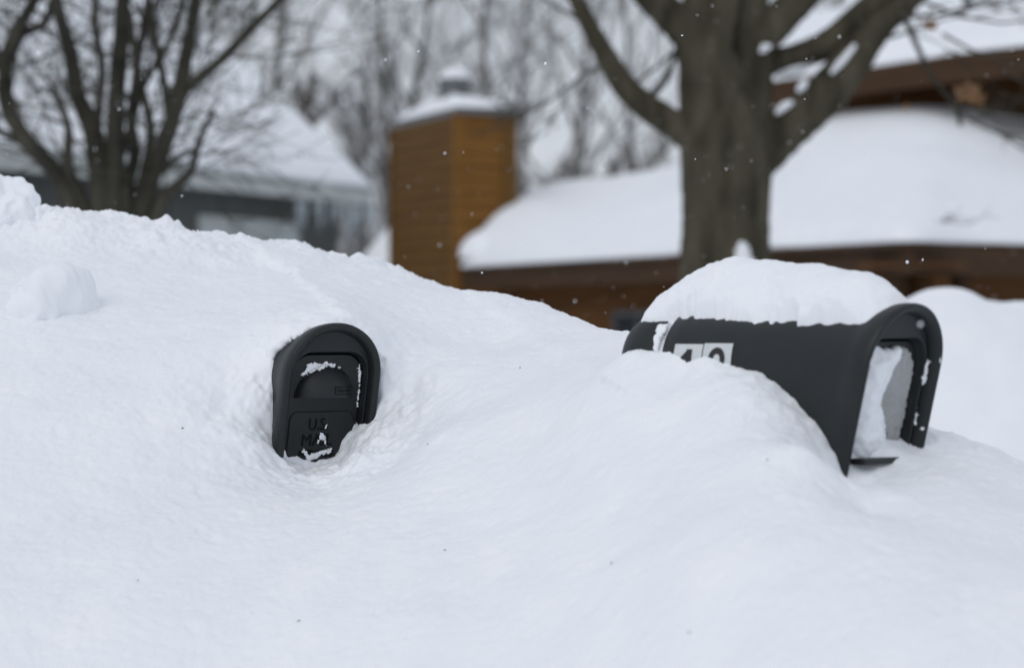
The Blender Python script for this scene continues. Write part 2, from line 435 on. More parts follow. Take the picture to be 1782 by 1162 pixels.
def far_bank(X, Y):
    # a second bank, across the driveway: the crest at about 8 m
    cy = 8.0 + .12 * (X - 1.6)
    top = np.interp(X, [0, .55, .95, 1.25, 1.45, 1.7, 2.2, 3, 4, 6, 8], [.5, 1.0, 1.25, 1.465, 1.515, 1.50, 1.46, 1.5, 1.42, 1.3, .9])
    near = np.clip((cy - Y) / 1.7, 0, 1); far = np.clip((Y - cy) / 2.4, 0, 1)
    prof = np.where(Y < cy, 1 - near**1.1, 1 - far**1.5)
    z = top * prof - .25 * (1 - prof)
    return z + .05 * vnoise(X/.5, Y/.5) + .025 * vnoise(X/.2 + 9, Y/.2) + .01*vnoise(X/.08, Y/.08)
mound('snow_bank_across_driveway', .2, 8, 5.2, 10.6, far_bank, .03, M['snow'])

def yard_drift(X, Y):
    # drift against the foot of the house, seen left of the chimney and under the window
    d1 = np.exp(-(((X + 1.2) / 2.0)**2 + ((Y - 34.0) / 1.5)**2))
    return -.42 + d1*3.4 + .05 * vnoise(X/1.2, Y/1.2)
mound('snow_drift', -7, 2, 26, 36.5, yard_drift, .15, M['snow_far'])

# ------------------------------------------------------------------ mailboxes
NS, NA, NB = 7, 26, 7
def arch(off, a=A_, h=H_):
    """Outline of the box: up one side, over the arch, down the other, back along the floor."""
    r = a - off; zs = h - a; z0 = max(off, 0) - .04; pts = []
    for i in range(NS): pts.append((-r, z0 + (zs - z0) * i / NS))
    for i in range(NA): 
        th = math.pi - math.pi * i / (NA - 1); pts.append((r * math.cos(th), zs + r * math.sin(th)))
    for i in range(1, NS + 1): pts.append((r, zs + (z0 - zs) * i / NS))
    for i in range(1, NB): pts.append((r - 2 * r * i / NB, z0))
    return pts
def opening(hw, top, cr_, z0):
    """Outline of the door: straight sides, rounded upper corners, the same count of points as arch()."""
    pts = []; zs = top - cr_
    for i in range(NS): pts.append((-hw, z0 + (zs - z0) * i / NS))
    half = NA // 2
    for i in range(half):
        th = math.pi - (math.pi / 2) * i / (half - 1); pts.append((-(hw - cr_) + cr_ * math.cos(th), zs + cr_ * math.sin(th) + .004 * (i / (half-1))))
    for i in range(half):
        th = math.pi / 2 - (math.pi / 2) * i / (half - 1); pts.append(((hw - cr_) + cr_ * math.cos(th), zs + cr_ * math.sin(th) + .004 * (1 - i / (half-1))))
    for i in range(1, NS + 1): pts.append((hw, zs + (z0 - zs) * i / NS))
    for i in range(1, NB): pts.append((hw - 2 * hw * i / NB, z0))
    return pts
def tilt(y, z):
    """The hood leans forward at the top; the lean dies away along the body."""
    b = 1 - min(max((y - .03) / .17, 0), 1); b = b*b*(3-2*b)
    return y - .25 * (z - .135) * b
def loft(mb, rings, close_first=False, close_last=False):
    n = len(rings[0]); vs = [p for r in rings for p in r]; fs = []
    for i in range(len(rings) - 1):
        for k in range(n):
            k2 = (k + 1) % n; fs.append((i*n+k, i*n+k2, (i+1)*n+k2, (i+1)*n+k))
    if close_first: fs.append(tuple(range(n-1, -1, -1)))
    if close_last: fs.append(tuple((len(rings)-1)*n + k for k in range(n)))
    mb.add(vs, fs)
DOOR_Y = .032
def make_mailbox(box, label, with_pull=True):
    root = empty('mailbox', box[0], box[1]); tag(root, label, 'mailbox', 'mailboxes buried in the snow bank')
    ring = lambda off, y: [Vector((x, tilt(y, z), z)) for x, z in arch(off)]
    mb = MB()
    loft(mb, [ring(.055,.490), ring(.03,.488), ring(.016,.481), ring(.008,.468), ring(.004,.450), ring(.0025,.402), ring(.004,.400), ring(.0075,.398), ring(.0085,.394), ring(.0075,.388), ring(.003,.385), ring(.0005,.382), ring(0,.355),
              ring(0,.25), ring(0,.15), ring(-.0002,.10), ring(-.0010,.055), ring(-.0022,.040), ring(-.0055,.031), ring(-.0065,.018), ring(-.0065,.008), ring(-.005,.002), ring(-.002,-.001), ring(.001,-.001), ring(.0045,.001), ring(.007,.004), ring(.0085,.009), ring(.0095,.015), ring(.010,.021)],
         close_first=True)
    mb.build('body', M['plastic'], root, smooth=True)
    # frame: from the inside of the hood to the door opening
    op = lambda hw, top, c, z0, y: [Vector((x, tilt(y, z), z)) for x, z in opening(hw, top, c, z0)]
    mb = MB()
    loft(mb, [ring(.009,.018), ring(.0115,.0215), op(.0735,H_-.046,.036,-.012,.0155), op(.0722,H_-.048,.035,-.010,.0165), op(.0715,H_-.049,.034,-.008,.021), op(.071,H_-.050,.034,-.007,.046)], close_last=True)
    mb.build('door_frame', M['plastic'], root, smooth=True)
    # door
    door = MB()
    loft(door, [op(.0690,H_-.0525,.033,-.005,DOOR_Y+.008), op(.0690,H_-.0525,.033,-.005,DOOR_Y+.002), op(.0675,H_-.054,.032,-.0035,DOOR_Y)], close_last=True)
    door_o = door.build('door', M['plastic'], root, smooth=False)
    # recessed lettering field: a raised panel with rounded upper corners
    pan = MB()
    f_ = lambda hw, top, y: [Vector((x, tilt(y, z), z)) for x, z in opening(hw, top, .012, .021)]
    loft(pan, [f_(.0615,.117,DOOR_Y), f_(.0615,.117,DOOR_Y-.0018), f_(.0605,.116,DOOR_Y-.0026)], close_last=True)
    pan.build('lettering_panel', M['plastic'], door_o, smooth=False)
    if not with_pull:
        sl = MB(); sl.box((-.070, .006, .044), (.022, .032, .053)); sl.build('door_sill', M['plastic'], root, bevel=.001)
    if not with_pull: return root, door_o, None      # that door is packed over with snow
    # pull: a hooded half-dome, open and flat beneath
    hd = MB(); nr, na_ = 14, 28; rows = []
    zb = .146
    for i in range(nr + 1):
        r = i / nr; row = []
        for k in range(na_ + 1):
            th = math.pi * k / na_
            x = .058 * r * math.cos(th) * (1 - .10 * math.sin(th)); z = zb + .056 * r * math.sin(th)**.85
            p = .034 * (1 - r**2.2) * (1 - .25*math.sin(th)*r) + .0035 * (1 - sstep(.97, 1, r))
            row.append(Vector((x, tilt(DOOR_Y, z) - p, z)))
        rows.append(row)
    vs = [p for r_ in rows for p in r_]; n = na_ + 1
    fs = [(i*n+k, i*n+k+1, (i+1)*n+k+1, (i+1)*n+k) for i in range(nr) for k in range(na_)]
    hd.add(vs, fs)
    # underside lip
    und = []
    for i in range(nr, 0, -1): und.append(rows[i][na_])
    und.append(rows[0][0])
    for i in range(1, nr + 1): und.append(rows[i][0])
    back = [Vector((p.x, tilt(DOOR_Y, zb) + .001, zb + .008)) for p in und]
    hd.add(und + back, [(i, i+1, len(und)+i+1, len(und)+i) for i in range(len(und)-1)])
    pull = hd.build('door_pull', M['plastic'], door_o, smooth=True)
    return root, door_o, pull

def text_mesh(s, size, extrude, sx=1.0, bold=0.0):
    cu = bpy.data.curves.new('lettering', 'FONT'); cu.body = s; cu.size = size; cu.extrude = extrude; cu.offset = bold
    cu.align_x = 'CENTER'; cu.resolution_u = 3
    tmp = bpy.data.objects.new('lettering', cu); COL.objects.link(tmp)
    dg = bpy.context.evaluated_depsgraph_get()
    me = bpy.data.meshes.new_from_object(tmp.evaluated_get(dg))
    bpy.data.objects.remove(tmp)
    for v in me.vertices: v.co.x *= sx
    return me
LEAN = math.atan(.25)
def text_on_door(s, size, x, z, y_off, parent, sx=.8, bold=0.0, extr=.0013, m=None):
    me = text_mesh(s, size, extr, sx, bold)
    o = link('lettering', me, m or M['letter'], parent)
    o.matrix_local = Matrix.Translation((x, tilt(DOOR_Y, z) - y_off, z)) @ Matrix.Rotation(math.pi/2 + LEAN, 4, 'X')
    return o

boxA, doorA, pullA = make_mailbox(BOX_A, 'dark mailbox lettered U.S. MAIL on its door, buried to its face in the bank')
boxB, doorB, pullB = make_mailbox(BOX_B, 'dark mailbox numbered 12 on its side, under a thick cap of snow', False)
text_on_door('U.S.', .031, -.006, .089, .0030, doorA, .78)
text_on_door('MAIL', .031, -.006, .0615, .0030, doorA, .90)
text_on_door('APPROVED', .0185, -.006, .042, .0030, doorA, .74)
# maker's plate on the pull: a raised outline and tiny raised word
fr = MB()
def pull_pt(x, z, up=.0008):
    r = math.sqrt((x/.056)**2 + ((z-.146)/.056)**2); s_ = (z-.146)/.056
    return Vector((x, tilt(DOOR_Y, z) - (.034*(1-min(r,.999)**2.2)*(1-.25*s_) + .0035 + up), z))
def plate(mb, x0, x1, z0, z1, n=8):
    vs = []; fs = []
    for i in range(n+1):
        for k in range(3): vs.append(pull_pt(x0+(x1-x0)*i/n, z0+(z1-z0)*k/2, .0011))
    for i in range(n):
        for k in range(2): fs.append((i*3+k, (i+1)*3+k, (i+1)*3+k+1, i*3+k+1))
    mb.add(vs, fs)
PX0, PX1, PZ0, PZ1 = .004, .040, .1515, .1655
for a_, b_, c_, d_ in ((PX0,PX1,PZ0,PZ0+.0014),(PX0,PX1,PZ1-.0014,PZ1),(PX0,PX0+.0014,PZ0,PZ1),(PX1-.0014,PX1,PZ0,PZ1)): plate(fr, a_, b_, c_, d_)
fr.build('maker_plate_outline', M['letter'], pullA)
wm = text_mesh('Rubbermaid', .0085, 0, .62, .0001)
for v in wm.vertices:
    q = pull_pt((PX0+PX1)/2 + v.co.x, .1560 + v.co.y, .0012); v.co = q
link('maker_name', wm, M['letter'], pullA)

# number stickers, following the curved side of the second box
def side_pt(yb, z, proud):
    zs = H_ - A_
    x = -(A_) if z <= zs else -math.sqrt(max(A_**2 - (z - zs)**2, 0))
    nx, nz = (-1, 0) if z <= zs else (x / A_, (z - zs) / A_)
    return Vector((x + nx*proud, tilt(yb, z), z + nz*proud))
def curved_grid(y0, y1, z0, z1, proud, ny=4, nz=8):
    vs = [side_pt(y0+(y1-y0)*i/ny, z0+(z1-z0)*k/nz, proud) for i in range(ny+1) for k in range(nz+1)]
    fs = [(i*(nz+1)+k, i*(nz+1)+k+1, (i+1)*(nz+1)+k+1, (i+1)*(nz+1)+k) for i in range(ny) for k in range(nz)]
    return vs, fs
def stroke(mb, path, w, y_c, z_b, proud=.0018):
    """A flat printed stroke through path points (u to the right as read, v up)."""
    P = [Vector((u, v)) for u, v in path]; L, R_ = [], []
    for i, p in enumerate(P):
        d = (P[min(i+1, len(P)-1)] - P[max(i-1, 0)]).normalized(); n = Vector((-d.y, d.x)) * w / 2
        L.append(p + n); R_.append(p - n)
    vs = [side_pt(y_c - q.x, z_b + q.y, proud) for q in L] + [side_pt(y_c - (L[i].x+R_[i].x)/2, z_b + (L[i].y+R_[i].y)/2, proud) for i in range(len(P))] + [side_pt(y_c - q.x, z_b + q.y, proud) for q in R_]
    k = len(P); fs = []
    for a in range(2):
        for i in range(k-1): fs.append((a*k+i, a*k+i+1, (a+1)*k+i+1, (a+1)*k+i))
    mb.add(vs, fs)
ZT = .2165
for num, y0, y1 in (('1', .3005, .357), ('2', .242, .2985)):
    g = MB(); g.add(*curved_grid(y0, y1, ZT-.078, ZT - (.0015 if num == '1' else 0), .0009)); st_ = g.build('number_sticker', M['sticker'], boxB, smooth=True)
    dg_ = MB(); yc = (y0+y1)/2; zb = ZT - .066
    if num == '1':
        stroke(dg_, [(.003, .001*i*5.65) for i in range(11)], .011, yc, zb)
        stroke(dg_, [(-.0105+.0012*i, .0405+.0011*i) for i in range(11)], .009, yc, zb)
    else:
        pts = [(.0115*math.cos(math.radians(a)) , .0425+.0125*math.sin(math.radians(a))) for a in range(172, -31, -14)]
        pts += [(.0095-.0021*i, .0345-.0032*i) for i in range(1, 10)]
        stroke(dg_, pts, .0095, yc, zb)
        stroke(dg_, [(-.013+.0027*i, .0048) for i in range(11)], .0096, yc, zb)
    dg_.build('digit', M['print'], st_, smooth=True)

# ------------------------------------------------------------------ snow lying on and in the boxes
def inside(x, y, poly):
    c = np.zeros(x.shape, bool); n = len(poly); j = n - 1
    for i in range(n):
        xi, yi = poly[i]; xj, yj = poly[j]
        cnd = ((yi > y) != (yj > y)) & (x < (xj - xi) * (y - yi) / (yj - yi + 1e-12) + xi); c ^= cnd; j = i
    return c
def snow_patch(name, poly, place, thick, res, seed, m, label, rough=.5, ragged=.6, cat='snow', group=None):
    """A pad of snow over a 2D polygon: place(u, v, h) gives the point at height h above the surface."""
    pl = np.array(poly); lo = pl.min(0) - 2*res; hi = pl.max(0) + 2*res
    us = np.arange(lo[0], hi[0], res); vs_ = np.arange(lo[1], hi[1], res)
    U, W = np.meshgrid(us, vs_)
    d, _ = seg_dist(U, W, list(map(tuple, poly)) + [tuple(poly[0])])
    sd_ = np.where(inside(U, W, poly), d, -d) + ragged * thick * (rot_noise(U, W, thick*1.1, .4+seed, seed) + .6*rot_noise(U, W, thick*.45, 1.2, seed*2))
    hgt = thick * np.sqrt(np.clip(sd_ / (1.4*thick), 0, 1)) * (1 + rough * rot_noise(U, W, thick*1.5, .9, seed*3) + .4*rough*rot_noise(U, W, thick*.5, .2, seed*5))
    ok = sd_ > -res*.4
    idx = -np.ones(U.shape, int); top = []; bot = []
    for i in range(U.shape[0]):
        for k in range(U.shape[1]):
            if ok[i, k]:
                idx[i, k] = len(top); top.append(place(U[i,k], W[i,k], max(hgt[i,k], 0) + .0003)); bot.append(place(U[i,k], W[i,k], -.0015))
    fs = []; N = len(top); edge = {}
    for i in range(U.shape[0]-1):
        for k in range(U.shape[1]-1):
            q = (idx[i,k], idx[i,k+1], idx[i+1,k+1], idx[i+1,k])
            if min(q) >= 0:
                fs.append(q); fs.append(tuple(N + a for a in q[::-1]))
                for e in ((q[0],q[1]),(q[1],q[2]),(q[2],q[3]),(q[3],q[0])):
                    if (e[1],e[0]) in edge: del edge[(e[1],e[0])]
                    else: edge[e] = 1
    for a, b2 in edge: fs.append((b2, a, N+a, N+b2))
    mb = MB(); mb.add(top + bot, fs)
    o = mb.build(name, m, None, smooth=True)
    bm = bmesh.new(); bm.from_mesh(o.data)
    bmesh.ops.delete(bm, geom=[v for v in bm.verts if not v.link_faces], context='VERTS'); bm.to_mesh(o.data); bm.free()
    tag(o, label, cat, group)
    return o
def door_place(Mx, y0=DOOR_Y):
    return lambda u, v, h: Mx @ Vector((u, tilt(y0, v) - h, v))
def pull_place(Mx):
    def f(u, v, h):
        p = pull_pt(u, v, 0) if v > .1465 and ((u/.0555)**2 + ((v-.146)/.055)**2) < 1 else Vector((u, tilt(DOOR_Y, v), v))
        return Mx @ (p + Vector((0, -h*.7, h*.6)))
    return f
snow_patch('snow_on_door_pull', [(-.048,.184),(-.038,.203),(-.024,.2085),(-.016,.2055),(-.004,.2085),(.012,.2035),(.024,.1965),(.010,.200),(-.006,.1985),(-.018,.194),(-.030,.1925),(-.040,.185)],
           pull_place(MA), .005, .0011, 1.0, M['snow'], 'ragged strip of snow along the top of the door pull above U.S. MAIL')
snow_patch('snow_strip', [(.060,.197),(.062,.204),(.066,.192),(.0685,.172),(.0685,.128),(.0655,.128),(.065,.17)], door_place(MA), .003, .0010, 2.0, M['snow'], 'thin white line of snow down the door edge of the U.S. MAIL mailbox')
snow_patch('snow_in_lettering', [(-.006,.064),(.000,.084),(.004,.086),(.0085,.079),(.013,.066),(.0145,.061),(.009,.062),(.004,.073)], door_place(MA, DOOR_Y-.0028), .0028, .0009, 3.0, M['snow'], 'small fleck of snow stuck in the letters of MAIL')
snow_patch('snow_in_lettering', [(.006,.090),(.0075,.097),(.011,.099),(.0105,.092)], door_place(MA, DOOR_Y-.0028), .0020, .0008, 3.5, M['snow'], 'tiny fleck of snow stuck in the letter S above MAIL')
snow_patch('snow_in_lettering', [(-.034,.052),(-.028,.0555),(-.02,.047),(-.01,.050),(.0,.050),(.010,.054),(.024,.056),(.022,.047),(.006,.044),(-.006,.036),(-.018,.034),(-.026,.042)], door_place(MA, DOOR_Y-.0028), .0034, .0010, 4.0, M['snow'], 'broken snow over the lowest line of letters, below MAIL')

def shoulder_place(u, v, h):      # u = distance behind the rim, v = way round the arch from its spring
    a = v / A_; r = A_ + .002 + h
    z = H_ - A_ + r*math.sin(a); return MA @ Vector((-r*math.cos(a), tilt(u, H_ - A_ + A_*math.sin(a)), z))
snow_patch('snow_on_shoulder', [(.075,.030),(.15,.02),(.15,.21),(.022,.21),(.018,.135),(.026,.115),(.042,.085),(.058,.06)], shoulder_place, .016, .0016, 2.6, M['snow'],
           'bank snow lapping over the shoulder of the U.S. MAIL mailbox behind its rim', rough=.4, ragged=.45)
# snow packed in the hood of the numbered box
snow_patch('snow_in_hood', [(-.064,.03),(-.064,.175),(-.05,.205),(-.03,.213),(.018,.214),(.022,.196),(.012,.172),(.004,.158),(.001,.128),(.012,.112),(.022,.088),(.035,.062),(.046,.034),(.05,.0),(.05,-.006),(-.064,-.006)],
           door_place(MB_), .018, .0022, 5.0, M['snow'], 'smooth white snow packed against the door of the mailbox numbered 12', rough=.25, ragged=.25)
snow_patch('shaded_snow_on_door', [(-.01,.04),(-.01,.21),(.028,.213),(.048,.206),(.063,.185),(.066,.15),(.0655,.09),(.060,.035),(.056,.004),(.035,.01)], door_place(MB_), .004, .0022, 6.0, M['shade_snow'],
           'torn grey snow with shade put into its colour, beside the white snow in the open hood', rough=.5, ragged=.6)
def hood_place(u, v, h):   # on the inner right wall of the hood: u = depth, v = height
    return MB_ @ Vector((A_ - .0105 - h, tilt(u, v), v))
snow_patch('snow_fleck', [(.012,.158),(.012,.190),(.018,.194),(.020,.17),(.018,.156)], hood_place, .003, .001, 7.0, M['snow'], 'upper of two snow flecks on the inside wall of the numbered hood')
snow_patch('snow_fleck', [(.014,.098),(.013,.112),(.017,.122),(.021,.110),(.020,.096)], hood_place, .003, .001, 8.0, M['snow'], 'lower of two snow flecks on the inside wall of the numbered hood')

def snow_cap():
    # thick loaf on the arched roof: sections along the box, top profile across
    nf, nu = 240, 480
    fpos = np.linspace(.018, .492, nf); u = np.linspace(-1, 1, nu)
    Fp, U = np.meshgrid(fpos, u, indexing='ij')
    hh = np.interp(Fp, [-.02,.018,.036,.075,.15,.24,.31,.345,.41,.465,.492], [-.004,-.003,.020,.050,.061,.068,.072,.066,.046,.018,.0])
    loE = np.interp(Fp, [.018,.04,.07,.12,.2,.3,.40,.46,.476,.492], [20,40,49,46,41,37,36,36,8,-20])
    TH = U * 84.0; loS = loE.copy()
    loE = loE + 4*rot_noise(Fp, TH*.0017, .045, .3, 2.0) + 4*rot_noise(Fp, TH*.0017, .017, .8, 4.0) + 2.2*rot_noise(Fp, TH*.0017, .008, .8, 6.0)
    th = np.radians(TH); rr = A_ + .0005 - np.interp(Fp, [.37,.39,.45,.468,.481,.492], [0,.003,.005,.010,.020,.045])
    drop = np.interp(Fp, [.445,.468,.492], [0,.006,.022])
    bx = rr*np.sin(th); bz = H_ - A_ + rr*np.cos(th) - drop
    e_ = loE - np.abs(TH); es = np.clip((loS - np.abs(TH) + 2.5)/46, 0, 1)
    prof = np.maximum(es*(2-es), 0)**.62
    n_ = .007*rot_noise(Fp, bx, .10, .3, 1.0) + .004*rot_noise(Fp, bx, .04, 1.0, 5.0) + .0018*rot_noise(Fp, bx, .016, .2, 9.0) + .0011*rot_noise(Fp, bx, .008, .7, 12.0)
    tz = bz + hh*prof + .001; tx = bx * (1 + .10*np.clip(prof*1.4,0,1)*(hh/.07))
    gx = np.gradient(tx, axis=1); gz = np.gradient(tz, axis=1); gl = np.hypot(gx, gz) + 1e-9
    arc = np.cumsum(gl, axis=1)
    n_ = .006*rot_noise(Fp, arc, .10, .3, 1.0) + .0035*rot_noise(Fp, arc, .042, 1.0, 5.0) + .0018*rot_noise(Fp, arc, .018, .2, 9.0) + .0012*rot_noise(Fp, arc, .0085, .7, 12.0)
    k_ = np.clip(hh/.02, 0, 1) * np.clip((loS - np.abs(TH))/8, .3, 1)
    tx = tx - gz/gl*n_*k_; tz = tz + gx/gl*n_*k_
    w_ = sstep(-2.2, .8, e_); tz = tz*w_ + (bz - .004)*(1-w_); tx = tx*w_ + bx*.97*(1-w_)
    ty = np.where(Fp < .2, np.vectorize(lambda y: tilt(y, H_))(Fp[:,0])[:,None], Fp)
    P_ = np.concatenate([np.stack([tx, ty, tz], -1).reshape(-1,3), np.stack([bx*.985, ty, bz-.004], -1).reshape(-1,3)])
    mm = np.array(MB_); V = P_ @ mm[:3,:3].T + mm[:3,3]
    i = np.arange(nf*nu).reshape(nf, nu); N = nf*nu
    Q = [np.stack([i[:-1,:-1], i[:-1,1:], i[1:,1:], i[1:,:-1]], -1).reshape(-1,4)]
    j = i + N
    Q.append(np.stack([j[:-1,:-1], j[1:,:-1], j[1:,1:], j[:-1,1:]], -1).reshape(-1,4))
    for a in (i[0], i[-1], i[:,0], i[:,-1]): Q.append(np.stack([a[:-1], a[:-1]+N, a[1:]+N, a[1:]], -1))
    o = link('heaped_snow', mesh_np('heaped_snow', V, np.concatenate(Q)), M['snow'])
    tag(o, 'thick rounded loaf of snow lying along the roof of the mailbox numbered 12', 'snow')
snow_cap()
def groove_place(u, v, h):
    p = side_pt(u, v, h); return MB_ @ p
snow_patch('snow_in_groove', [(.388,.243),(.410,.245),(.405,.225),(.400,.205),(.397,.188),(.392,.186),(.390,.21)], groove_place, .005, .0016, 9.0, M['snow'], 'narrow tongue of snow running down the rear groove of the numbered mailbox')

# ------------------------------------------------------------------ clods of snow on the bank
def clod(name, c, size, rot, seed, label, flat=1.0):
    bm = bmesh.new(); bmesh.ops.create_icosphere(bm, subdivisions=6, radius=1)
    co = np.array([v.co[:] for v in bm.verts])
    a, b_, c_ = co.T
    w = .30*(vnoise(a*1.3+seed, b_*1.3+c_*.9) + vnoise(c_*1.4+seed*2, a*1.2-b_)) + .11*(vnoise(a*3.5+c_*2, b_*3.5+seed) + vnoise(c_*4+b_, a*4)) + .025*vnoise(a*9+c_*5, b_*9-c_*4+seed) + .012*vnoise(a*21+c_*9, b_*21-c_*17+seed)
    co = co * (1 + w[:,None])
    R_ = Matrix.Rotation(rot[2],3,'Z') @ Matrix.Rotation(rot[1],3,'Y') @ Matrix.Rotation(rot[0],3,'X')
    for v, p in zip(bm.verts, co): v.co = R_ @ Vector((p[0]*size[0], p[1]*size[1], p[2]*size[2]))
    for f in bm.faces: f.smooth = True
    me = bpy.data.meshes.new(name); bm.to_mesh(me); bm.free()
    o = link(name, me, M['snow']); o.location = c
    tag(o, label, 'snow clod', 'clods of snow on the bank')
    return o
clod('snow_clod', at(78, 560, 4.505), (.074,.075,.092), (.3,-.2,.2), 1.7, 'rounded slab of hard snow half sunk in the slope below the highest clod')
clod('snow_clod', at(8, 368, 4.92), (.062,.06,.062), (.1,.2,.4), 5.1, 'largest rounded clod of snow, highest on the crest of the bank')
clod('snow_clod', at(74, 376, 4.93), (.026,.03,.026), (0,.3,.2), 8.3, 'small clod of snow on the crest beside the largest clod')

# ------------------------------------------------------------------ trees
def smooth_path(pts, n=5):
    """Catmull-Rom through (point, radius) pairs."""
    P = [Vector(p) for p, r in pts]; R_ = [r for p, r in pts]; out = []; rad = []
    for i in range(len(P) - 1):
        p0 = P[max(i-1,0)]; p1 = P[i]; p2 = P[i+1]; p3 = P[min(i+2, len(P)-1)]
        for k in range(n):
            f = k / n
            out.append(.5*((2*p1)+(p2-p0)*f+(2*p0-5*p1+4*p2-p3)*f*f+(3*p1-p0-3*p2+p3)*f**3)); rad.append(R_[i]*(1-f)+R_[i+1]*f)
    out.append(P[-1]); rad.append(R_[-1]); return out, rad
def grow(mb, rng, p, d, L, r, depth, spread=.6, up=.15, sides=3, kids=(4,6), segs=4, rmin=.002, shrink=.55):
    pts = [p.copy()]; rad = [r]; q = p.copy(); dd = d.normalized(); dirs = []
    for i in range(segs):
        dd = (dd + Vector((rng.gauss(0,.13), rng.gauss(0,.13), rng.gauss(0,.13) + up*.25))).normalized()
        q = q + dd * (L / segs); pts.append(q.copy()); rad.append(max(r * (1 - .72*(i+1)/segs), rmin)); dirs.append(dd.copy())
    mb.tube(pts, rad, sides, caps=False)
    if depth <= 0: return
    for k in range(rng.randint(*kids)):
        t_ = rng.uniform(.25, 1.0); i = min(int(t_*segs), segs-1)
        base = pts[i].lerp(pts[i+1], t_*segs - i)
        ax = Vector((rng.gauss(0,1), rng.gauss(0,1), rng.gauss(0,1))).cross(dirs[i])
        if ax.length < .01: continue
        nd = Quaternion(ax.normalized(), rng.uniform(spread*.6, spread*1.4)) @ dirs[i] + Vector((0,0,up))
        grow(mb, rng, base, nd, L*rng.uniform(shrink*.75, shrink*1.25), max(rad[i]*.6, rmin), depth-1, spread, up, 3, kids, max(segs-1,2), rmin, shrink)

rng = random.Random(11)

# the big maple by the house
TY = 13.0
def mp(px, py, dy=0.0): return at(px, py, TY + dy)
s_ = TY / F
maple = empty('maple_tree', (at(1262,0,TY).x, TY, -.25)); tag(maple, 'thick trunked bare maple standing before the brown house', 'tree')
def limb(name, pts, sides=14, n=6, bump=.10, parent=maple, m=M['maple']):
    P, R_ = smooth_path([(Vector(p), w*s_) for p, w in pts], n)
    mb = MB(); mb.tube(P, R_, sides, True, bump, rng)
    o = mb.build(name, m, None, smooth=True); o.parent = parent; o.matrix_parent_inverse = Matrix.Translation(-parent.location); return o
limb('trunk', [(mp(1264,1100),112),(mp(1263,900),92),(mp(1262,640),82),(mp(1262,470),79),(mp(1263,380),76),(mp(1264,300),80),(mp(1262,240),80),(mp(1256,190),70),(mp(1252,150),58),(mp(1240,100),46)], 30, 8, .025)
limb('limb', [(mp(1236,240),52),(mp(1226,150),46),(mp(1226,80),46),(mp(1232,10),46),(mp(1236,-120),40),(mp(1220,-420),26)])
limb('limb', [(mp(1250,250,-.12),26),(mp(1242,150,-.16),27),(mp(1252,60,-.16),25),(mp(1268,-20,-.14),22),(mp(1290,-200,-.1),18)])
limb('limb', [(mp(1298,260),46),(mp(1306,180),38),(mp(1306,100),37),(mp(1300,30),40),(mp(1302,-60),38),(mp(1320,-300),26)])
limb('limb', [(mp(1225,110),34),(mp(1200,60),34),(mp(1160,20),30),(mp(1110,-30),26),(mp(1000,-180),18)])
limb('limb', [(mp(1300,90),34),(mp(1335,55),34),(mp(1375,15),31),(mp(1420,-30),26),(mp(1520,-160),18)])
limb('limb', [(mp(1220,250),30),(mp(1170,215),26),(mp(1120,182),24),(mp(1083,145),22),(mp(1050,90),18),(mp(1020,35),15),(mp(995,-15),13),(mp(950,-110),10)])
limb('limb', [(mp(1285,300),44),(mp(1340,250),42),(mp(1390,205),40),(mp(1440,160),38),(mp(1490,95),33),(mp(1530,45),27),(mp(1580,0),22),(mp(1660,-80),16)])
limb('limb', [(mp(1300,120,.1),26),(mp(1345,108,.1),23),(mp(1400,95,.1),24),(mp(1450,70,.08),26),(mp(1500,25,.05),24),(mp(1545,-15),20),(mp(1640,-120),14)])
limb('limb', [(mp(1085,148),8),(mp(1100,180),7),(mp(1150,150,.2),6),(mp(1175,95,.3),5),(mp(1190,30,.3),4)])
tw = MB()
for px, py, dx, dz, L in ((1600,0,.5,-.25,.9),(1560,30,.6,.1,.8),(1640,60,.8,-.4,.7),(1700,190,.9,-.2,.5),(1740,120,.7,-.3,.6),(1500,80,.7,.3,.6),(1440,0,.1,1,.7),(1020,40,-.6,.3,.9),(1060,110,-.5,-.1,.6),(1100,150,.6,.6,.6),(1130,20,-.5,.7,.9),(1390,0,.4,.8,.8),(1005,10,.1,.8,.7)):
    grow(tw, rng, mp(px, py), Vector((dx, rng.uniform(-.3,.3), dz)), L, .012, 3, .55, .05, 4, (3,5), 4, .0028)
# a bare twig reaching down to the last leaf
P, R_ = smooth_path([(mp(1570,20,-.3),.02),(mp(1610,110,-.3),.014),(mp(1650,170,-.3),.010),(mp(1700,215,-.3),.007),(mp(1790,250,-.3),.004)], 5); tw.tube(P, R_, 5)
P, R_ = smooth_path([(mp(1668,180,-.3),.016),(mp(1668,200,-.3),.016),(mp(1672,220,-.3),.010)], 4); tw.tube(P, R_, 5)
for px, py in ((1650,170),(1690,210),(1740,232)):
    for _ in range(2): grow(tw, rng, mp(px, py, -.3), Vector((1, rng.uniform(-.4,.4), rng.uniform(-.5,.2))), .38, .006, 2, .5, -.02, 3, (3,4), 3, .0025)
